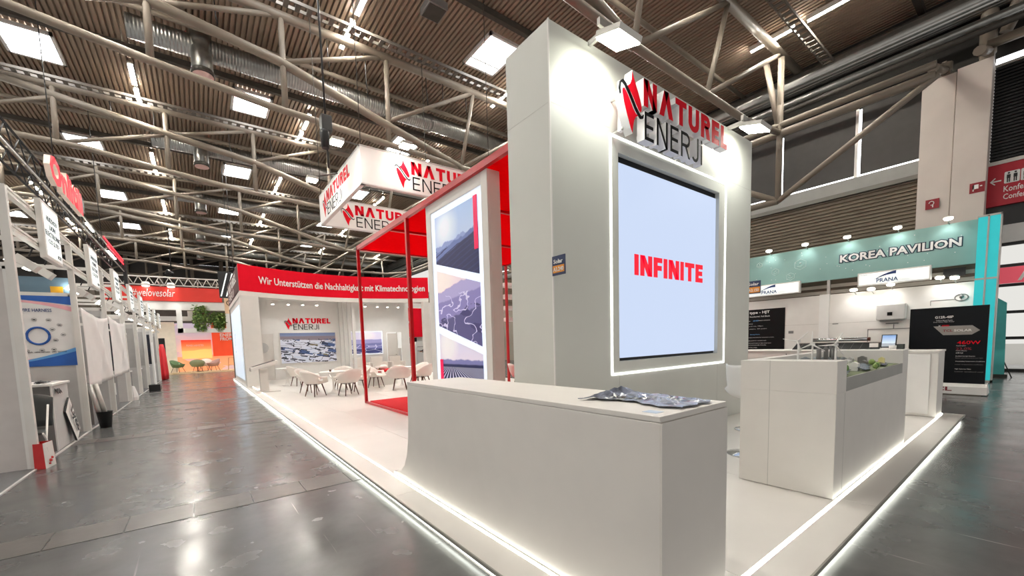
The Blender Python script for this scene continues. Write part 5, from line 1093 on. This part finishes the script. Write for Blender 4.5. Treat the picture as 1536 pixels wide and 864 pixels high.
# teal light columns
tcx = thing('teal_light_column', 'tall glowing teal corner column of the pavilion', 'column', (KX, 1.1, 0))
for a, c in ((1.155, 1.325), (.93, 1.115)):
    for z0, z1 in ((2.98, 4.68), (.06, 2.93)): boxp('lit_panel', TEAL, tcx, KX-.3, KX-.02, a, c, z0, z1)
part('frame', GREYALU, tcx, lambda b: (b.box(KX-.32, KX, 1.118, 1.152, 0, 4.72), b.box(KX-.32, KX, .9, .93, 0, 4.72), b.box(KX-.32, KX, .9, 1.34, 4.68, 4.73), b.box(KX-.31, KX, .9, 1.34, 2.93, 2.98), b.box(KX-.32, KX, .9, 1.34, 0, .06)))
t = thing('teal_banner', 'teal translucent banner stand behind the teal column', 'banner', (20.2, .8, 0)); panel('sheet', [(0, 0), (.26, 0), (.22, 2.2), (.0, 2.4)], .26, 2.4, (20.2, 1.02, .1), -Y, Z, -X, .01, mat('teal_sheet', (90, 190, 186), .4), t); part('prop', DARKST, t, lambda b: (b.tube((20.25, .95, 1.0), (20.25, .62, 0), .015, 6), b.box(20.15, 20.3, .7, 1.0, 0, .1)))
# name signs on brackets
def prana(y1, y0, nm):
    t = thing('name_board', nm, 'sign', (KX-.3, y0, 3.1)); boxp('case', WHALU, t, KX-.3, KX-.15, y0, y1, 3.08, 3.52, bevel=.01); f = boxp('face', SIGNL, t, KX-.305, KX-.3, y0+.04, y1-.04, 3.12, 3.48)
    w = y1-y0
    text('lettering', 'PRANA', (KX-.305, y1-w*.28, 3.16), -Y, Z, w*.3, .13, NAVY, t, .004, .02); text('lettering', 'Solution', (KX-.305, y1-w*.6, 3.165), -Y, Z, w*.14, .05, LGREY, t); text('lettering', 'A3.150-B', (KX-.305, y1-w*.04, 3.42), -Y, Z, w*.1, .03, GREYP, t)
    def sw(b):
        N_ = 10
        for k in range(N_):
            s0, s1 = k/N_, (k+1)/N_; P = lambda s, e: (KX-.307, y1-w*(.22+.33*s), 3.22+.22*math.sin(s*1.5)**.8+e*(.05*s)) if s > 0 else (KX-.307, y1-w*.22, 3.22)
            b.prism([P(s0, -1), P(s1, -1), P(s1, 1), P(s0, 1)], (.002, 0, 0))
    part('swoosh', NAVY, t, sw)
prana(3.86, 2.18, 'lit white name board with navy swoosh near the teal column'); prana(7.18, 5.46, 'lit white name board with navy swoosh beside the white tower')
t = thing('booth_flag', 'navy and orange booth number plate beside the tower edge', 'sign', (KX-.35, 6.8, 3.2)); boxp('board', NAVY2, t, KX-.36, KX-.34, 6.72, 7.2, 3.22, 3.72); boxp('number_field', ORANGE, t, KX-.365, KX-.36, 6.74, 7.2, 3.26, 3.48); text('lettering', 'Solar', (KX-.361, 7.16, 3.54), -Y, Z, .38, .12, WHITE2, t, .003, .02); text('lettering', 'A3.150', (KX-.366, 7.14, 3.3), -Y, Z, .36, .12, WHITE2, t, .003, .02)
for i, (yy, zz, xx) in enumerate(((4.18, 4.8, 18.35), (2.96, 4.81, 18.35), (1.9, 4.81, 18.35), (5.35, 4.8, 18.35), (6.5, 4.8, 18.35), (3.95, 2.98, 18.3), (3.5, 2.95, 18.25), (3.05, 3.04, 18.3), (2.0, 3.1, 18.3), (1.7, 3.05, 18.25))):
    t = thing('pavilion_lamp', 'small bright lamp %s, %s of its row' % ('above the teal header' if i < 5 else 'below the white name board', NTH[i % 5].replace('nearest', 'first')), 'lamp', (xx, yy, zz), 'pavilion lamps')
    part('lens', LAMPS, t, lambda b: b.ball((xx, yy, zz), .1, 10, 6, .45)); part('arm', GREYALU, t, lambda b: b.tube((xx, yy, zz-.03), (KX+.02, yy, zz-.12), .015, 6)); part('head', WHALU, t, lambda b: b.lathe((xx, yy, zz), [(.11, .035), (.08, .07), (.03, .08)], 10))
    spot('lamp_beam', (xx-.02, yy, zz-.07), (KX+.1, yy, zz-.9), 11, 2.0, .8, .08, parent=t)
# posters and inverter on the pavilion wall
t = thing('specification_poster', 'black specification poster with white text beside the tower edge', 'poster', (KX, 6.6, 1.7)); panel('sheet', rect(1.5, 1.66), 1.5, 1.66, (KX+.02, 7.5, .94), -Y, Z, -X, .01, BLACKG, t)
text('heading', 'N type - HJT', (KX+.019, 7.4, 2.4), -Y, Z, .88, .13, WHITE2, t, .003, .02); text('subheading', 'For Residential, Full Black', (KX+.019, 7.36, 2.28), -Y, Z, .85, .06, WHITE2, t, .003)
for k, (tx, w_, z) in enumerate((('Power', .16, 2.12), ('Efficiency', .25, 2.0), ('182 x 91 mm, 108pcs', .62, 1.9), ('25 years, 30 years', .75, 1.79), ('Product warranty for mounted modules', .95, 1.44), ('High power for complex roof', .68, 1.31), ('Better performance in high temperature', .85, 1.21), ('Environmentally friendly', .68, 1.13), ('Aesthetic design', .36, 1.03))): text('body_text', tx, (KX+.019, 7.36-(.06 if k > 3 else 0), z), -Y, Z, w_, .045, LGREY, t, .003)
text('body_text', '400-440W', (KX+.019, 7.1, 2.12), -Y, Z, .2, .05, SKB, t, .003); text('body_text', 'Mainly for residential use', (KX+.019, 6.9, 2.12), -Y, Z, .4, .05, LGREY, t, .003); text('body_text', 'Strong Points', (KX+.019, 7.2, 1.56), -Y, Z, .35, .05, SKB, t, .003)
for z in (1.46, 1.33, 1.2, 1.03): part('bullet', SKB, t, lambda b: b.ball((KX+.018, 7.36, z), .03, 8, 5))
iv = thing('wall_inverter', 'light grey wall mounted inverter box with small black display', 'inverter', (KX, 3, 2)); boxp('body', mat('inverter_grey', (200, 198, 194), .4), iv, KX-.18, KX+.03, 2.70, 3.39, 1.92, 2.43, bevel=.03); boxp('display', BLACKG, iv, KX-.185, KX-.18, 3.0, 3.12, 2.06, 2.17); boxp('foot', GREYP, iv, KX-.15, KX+.03, 2.8, 3.3, 1.88, 1.92); boxp('lettering', GREYP, iv, KX+.03, KX+.04, 2.88, 3.18, 1.79, 1.82)
ln = thing('wall_diagram', 'thin grey diagram lines with a round tree symbol on the pavilion wall', 'diagram', (KX, 2.4, 2))
part('line', GREYP, ln, lambda b: (b.box(KX+.03, KX+.04, 2.98, 3.0, 1.64, 1.78), b.box(KX+.03, KX+.04, 2.35, 3.62, 1.62, 1.64), b.box(KX+.03, KX+.04, 3.6, 3.62, 1.2, 1.62), b.box(KX+.03, KX+.04, 1.7, 2.2, 2.44, 2.455), b.box(KX+.03, KX+.04, 2.19, 2.2, 2.3, 2.44)))
part('round_symbol', GREYP, ln, lambda b: (b.path([(KX+.03, 1.58+.13*math.sin(t), 2.49+.1*math.cos(t)) for t in [k*PI/10 for k in range(21)]], .012, 5), b.ball((KX+.03, 1.58, 2.52), .05, 8, 5), b.box(KX+.025, KX+.04, 1.57, 1.59, 2.42, 2.5)))
boxp('plate', GREYP, ln, KX+.03, KX+.04, 5.72, 5.88, 1.58, 1.68); boxp('plate', GREYP, ln, KX+.03, KX+.04, 4.4, 4.56, 1.86, 1.885)
# big black product board on a white plinth
tp = thing('product_board', 'large black solar panel board with red and white print on a white plinth', 'display board', (14.9, 1.5, 0))
part('plinth', WHITE2, tp, lambda b: b.prism([(14.58, .77, .02), (14.58, .77, .2), (14.9, .8, .25), (15.25, .8, .25), (15.25, .77, .02)], (0, 1.6, 0)), bevel=.005)
part('kick', mat('plinth_brown', (110, 98, 84), .6), tp, lambda b: b.box(14.6, 15.2, .85, 2.35, 0, .02))
bb = panel('board', rect(1.27, 1.86), 1.27, 1.86, (14.92, 2.1, .24), -Y, Z, -X, .06, mat('panel_black', (8, 11, 16), .35, var=.2, spec=.2), tp)
px = 14.918
panel('silver_band', [(0, .22), (.17, 0), (.62, 0), (.74, .1), (.62, .22)], .74, .22, (px, 1.69, 1.42), -Y, Z, -X, .002, mat('silver_ink', (150, 146, 140), .4, .3), bb)
MAR = mat('ink_maroon', (130, 28, 40), .5); text('lettering', 'TCL', (px-.003, 1.53, 1.50), -Y, Z, .16, .055, MAR, bb, .003, .02); text('lettering', 'SOLAR', (px-.003, 1.35, 1.50), -Y, Z, .28, .055, WHITE2, bb, .003, .02)
text('lettering', 'G12R-48P', (px, 1.67, 1.83), -Y, Z, .3, .06, WHITE2, bb, .003, .02); text('lettering', 'TOPCon Bifacial Module', (px, 1.65, 1.765), -Y, Z, .27, .03, LGREY, bb, .003); text('lettering', 'Dual Glass, High Power', (px, 1.69, 1.725), -Y, Z, .34, .03, LGREY, bb, .003); text('lettering', 'X', (px, 1.61, 1.63), -Y, Z, .04, .035, WHITE2, bb, .003); text('lettering', 'SERIES', (px, 1.55, 1.63), -Y, Z, .12, .035, RED, bb, .003, .02)
text('lettering', '460W', (px, 1.29, 1.19), -Y, Z, .36, .085, RED, bb, .003, .01); text('lettering', '23.0%', (px, 1.30, 1.055), -Y, Z, .24, .06, MAR, bb, .003, .01)
for tx, w_, z, m in (('Maximum power', .15, 1.14, LGREY), ('Module efficiency', .17, 1.02, LGREY), ('210R Cell', .11, .97, WHITE2), ('Excellent Low Light Response', .3, .89, WHITE2), ('Better performance in low light', .42, .845, GREYP), ('Outstanding Temperature Coefficient', .45, .765, WHITE2), ('Lower temperature coefficient', .43, .69, GREYP), ('High Customer Value', .25, .58, WHITE2), ('Lower levelised cost', .44, .52, GREYP)): text('body_text', tx, (px, 1.30, z), -Y, Z, w_, .028, m, bb, .003)
text('plinth_lettering', 'TCL', (14.58, 1.72, .09), -Y, Z, .42, .1, MAR, tp, .003, .03)
# neighbouring display counter with lying panel, tubes, tablet
dc = thing('display_counter', 'long white counter behind the plinth with a dark panel lying on it', 'counter', (13.5, 3.8, 0)); boxp('body', WHITE, dc, 13.2, 14.1, 2.0, 5.4, 0, 1.1); boxp('top', WHITE2, dc, 13.15, 14.15, 1.98, 5.45, 1.1, 1.13); part('lock', BLACK, dc, lambda b: b.tube((13.19, 4.2, 1.02), (13.2, 4.2, 1.02), .015, 8))
sp = thing('lying_solar_panel', 'dark solar panel with silver frame lying tilted on the counter', 'solar panel', (13.8, 3.3, 1.13)); part('panel', BLACKG, sp, lambda b: b.prism([(13.6, 2.4, 1.135), (14.0, 2.4, 1.30), (14.03, 2.4, 1.28), (13.63, 2.4, 1.131)], (0, 1.8, 0))); part('frame', GREYALU, sp, lambda b: (b.box(13.98, 14.05, 2.38, 4.22, 1.29, 1.31), b.prism([(13.58, 2.38, 1.131), (14.0, 2.38, 1.31), (14.04, 2.38, 1.29), (13.62, 2.38, 1.131)], (0, .03, 0)))); boxp('label', WHITE2, sp, 13.62, 13.64, 2.44, 2.6, 1.18, 1.28)
part('cell_line', GREYP, sp, lambda b: [b.prism([(13.599, 2.6+k*.18, 1.137), (13.999, 2.6+k*.18, 1.302), (13.999, 2.605+k*.18, 1.302), (13.599, 2.605+k*.18, 1.137)], (-.001, 0, .002)) for k in range(9)])
t = thing('metal_tube', 'silver tube resting above the lying panel', 'tube', (14, 3.2, 1.35)); part('tube', CHROME, t, lambda b: b.tube((13.95, 2.7, 1.38), (13.95, 3.83, 1.38), .045, 12)); part('cap', WOOD, t, lambda b: (b.tube((13.95, 2.65, 1.38), (13.95, 2.7, 1.38), .047, 12)))
t = thing('tablet_display', 'small tilted tablet showing blue sky on a white foot', 'tablet', (13.4, 2.2, 1.13)); panel('frame', rect(.27, .33), .27, .33, (13.45, 2.37, 1.17), -Y, Vector((.3, 0, .95)), Vector((-.95, 0, .3)), .02, BLACK, t); panel('picture', rect(.23, .28), .23, .28, (13.445, 2.35, 1.2), -Y, Vector((.3, 0, .95)), Vector((-.95, 0, .3)), .003, picture('print_sky_tablet', (110, 150, 200), (220, 232, 240), [(.3, 0, .1, 5, (150, 160, 170))], .5), t); boxp('foot', WHITE2, t, 13.4, 13.55, 2.14, 2.34, 1.131, 1.17)
t = thing('grey_box', 'small dark grey box beside the black product board', 'box', (13.6, 2.05, 1.13)); boxp('body', mat('box_darkgreen', (70, 76, 72), .6), t, 13.5, 13.7, 1.99, 2.11, 1.131, 1.25)
# things seen through the lounge opening
t = thing('red_booth_wall', 'red and teal booth seen through the lounge opening', 'booth', (12.5, 29, 0)); boxp('wall', RED, t, 12.8, 14.6, 29, 29.1, 2.3, 4.6); text('lettering', 'M', (13.1, 28.99, 3.2), X, Z, .7, .5, WHITE2, t, .01, .04); boxp('lit_panel', TEAL, t, 14.6, 15.2, 28.5, 28.6, 2.7, 4.4); boxp('low_wall', LGREY, t, 12.8, 17, 29.2, 29.3, 0, 2.3); boxp('monitor', BLACKG, t, 13.3, 14.1, 29.1, 29.18, 1.8, 2.25)
t = thing('service_cabinet', 'grey tall cabinet seen through the lounge opening', 'cabinet', (13.6, 27, 0)); boxp('body', LGREY, t, 12.9, 13.6, 26.8, 27.3, 0, 1.9, bevel=.02)
for z in (1.2, 1.5): boxp('vent', GREYP, t, 13.0, 13.5, 26.79, 26.8, z, z+.05)
# person in black, reaching forward, behind the lounge opening
pe = bpy.data.meshes.new('person'); V_ = [(0, 0, .95), (0, 0, 1.2), (-.04, 0, 1.42), (-.06, 0, 1.52), (-.1, 0, 1.66), (-.1, .18, 1.40), (-.3, .2, 1.25), (-.52, .16, 1.2), (-.1, -.18, 1.40), (-.28, -.2, 1.2), (-.5, -.14, 1.16), (.02, .1, .9), (-.02, .11, .5), (.04, .11, .06), (.02, -.1, .9), (-.05, -.11, .5), (.0, -.11, .06), (-.09, .11, .04), (-.13, -.11, .04), (-.12, 0, 1.74)]
E_ = [(0, 1), (1, 2), (2, 3), (3, 4), (4, 19), (2, 5), (5, 6), (6, 7), (2, 8), (8, 9), (9, 10), (0, 11), (11, 12), (12, 13), (13, 17), (0, 14), (14, 15), (15, 16), (16, 18)]
pe.from_pydata(V_, E_, []); pe.materials.append(mat('dark_clothing', (20, 20, 22), .8)); po_ = bpy.data.objects.new('person', pe); COL.objects.link(po_)
mod = po_.modifiers.new('skin', 'SKIN'); sv = pe.skin_vertices[0].data
for i, r in enumerate((.15, .15, .15, .055, .095, .07, .048, .035, .07, .048, .035, .095, .065, .05, .095, .065, .05, .04, .04, .075)): sv[i].radius = (r, r)
sv[0].use_root = True; po_.modifiers.new('sub', 'SUBSURF').render_levels = 2
po_.location = (12.9, 25., 0); tag(po_, 'person in black clothing reaching forward behind the lounge opening', 'person')
MB().ball((-.1, 0, 1.69), .105, 12, 8, 1.15).build('head', mat('skin_tone', (196, 150, 124), .6), po_); MB().ball((-.08, 0, 1.73), .112, 12, 8, 1.).build('hair', BLACK, po_)
for s in (-1, 1): MB().path([(-.50, s*.15, 1.19), (-.57, s*.14, 1.18), (-.63, s*.13, 1.16)], .028, 8, .012).build('hand', mat('skin_tone', (196, 150, 124), .6), po_)
# ceiling lamp cables seen over the far booths
for i, (x, y) in enumerate(((-1.5, 46.3), (3.3, 46.3))):
    t = thing('stage_lamp', 'black stage lamp hanging above the far booths, %s one' % ('left', 'right')[i], 'lamp', (x, y, 8)); part('pole', BLACK, t, lambda b: b.tube((x, y, 8.7), (x, y, RZ), .05, 6)); part('head', BLACK, t, lambda b: b.tube((x-.4, y-.1, 9), (x+.1, y, 8.8), .22, 10))

# slack rigging cables under the roof, and a loudspeaker box
t = thing('roof_speaker', 'dark square loudspeaker box hanging under the roof deck', 'loudspeaker', (7.4, 12.6, 12.9))
boxp('body', GREYP, t, 7.0, 7.7, 12.3, 13.0, 12.85, 13.1, bevel=.02); boxp('grille', DARKST, t, 7.05, 7.65, 12.35, 12.95, 12.83, 12.85); part('hanger', BLACK, t, lambda b: b.tube((7.35, 12.65, 13.1), (7.35, 12.65, RZ), .02, 6))
random.seed(11)
for k, (x, y) in enumerate(((4.6, 15.7), (6.0, 15.7), (8.6, 15.7), (1.2, 15.7), (3.9, 24.5), (9.4, 15.7), (-2.4, 24.5), (-.9, 24.5), (2.0, 24.5), (5.8, 24.5), (-3.2, 33.3), (1.0, 33.3), (10.6, 15.7))):
    l = random.uniform(.7, 1.6); dx = random.uniform(-.08, .08)
    o = MB().path([(x, y, 12.8), (x+dx*.3, y+.02, 12.8-l*.4), (x+dx, y-.03, 12.8-l*.8), (x+dx*.6+.05, y+.03, 12.8-l)], .018, 6).build('rigging_cable', BLACK, org=(x, y, 12.8))
    tag(o, 'slack black rigging cable hanging from a roof truss, %s of the loose cables' % (NTH[k] if k else 'first'), 'cable', 'slack rigging cables')
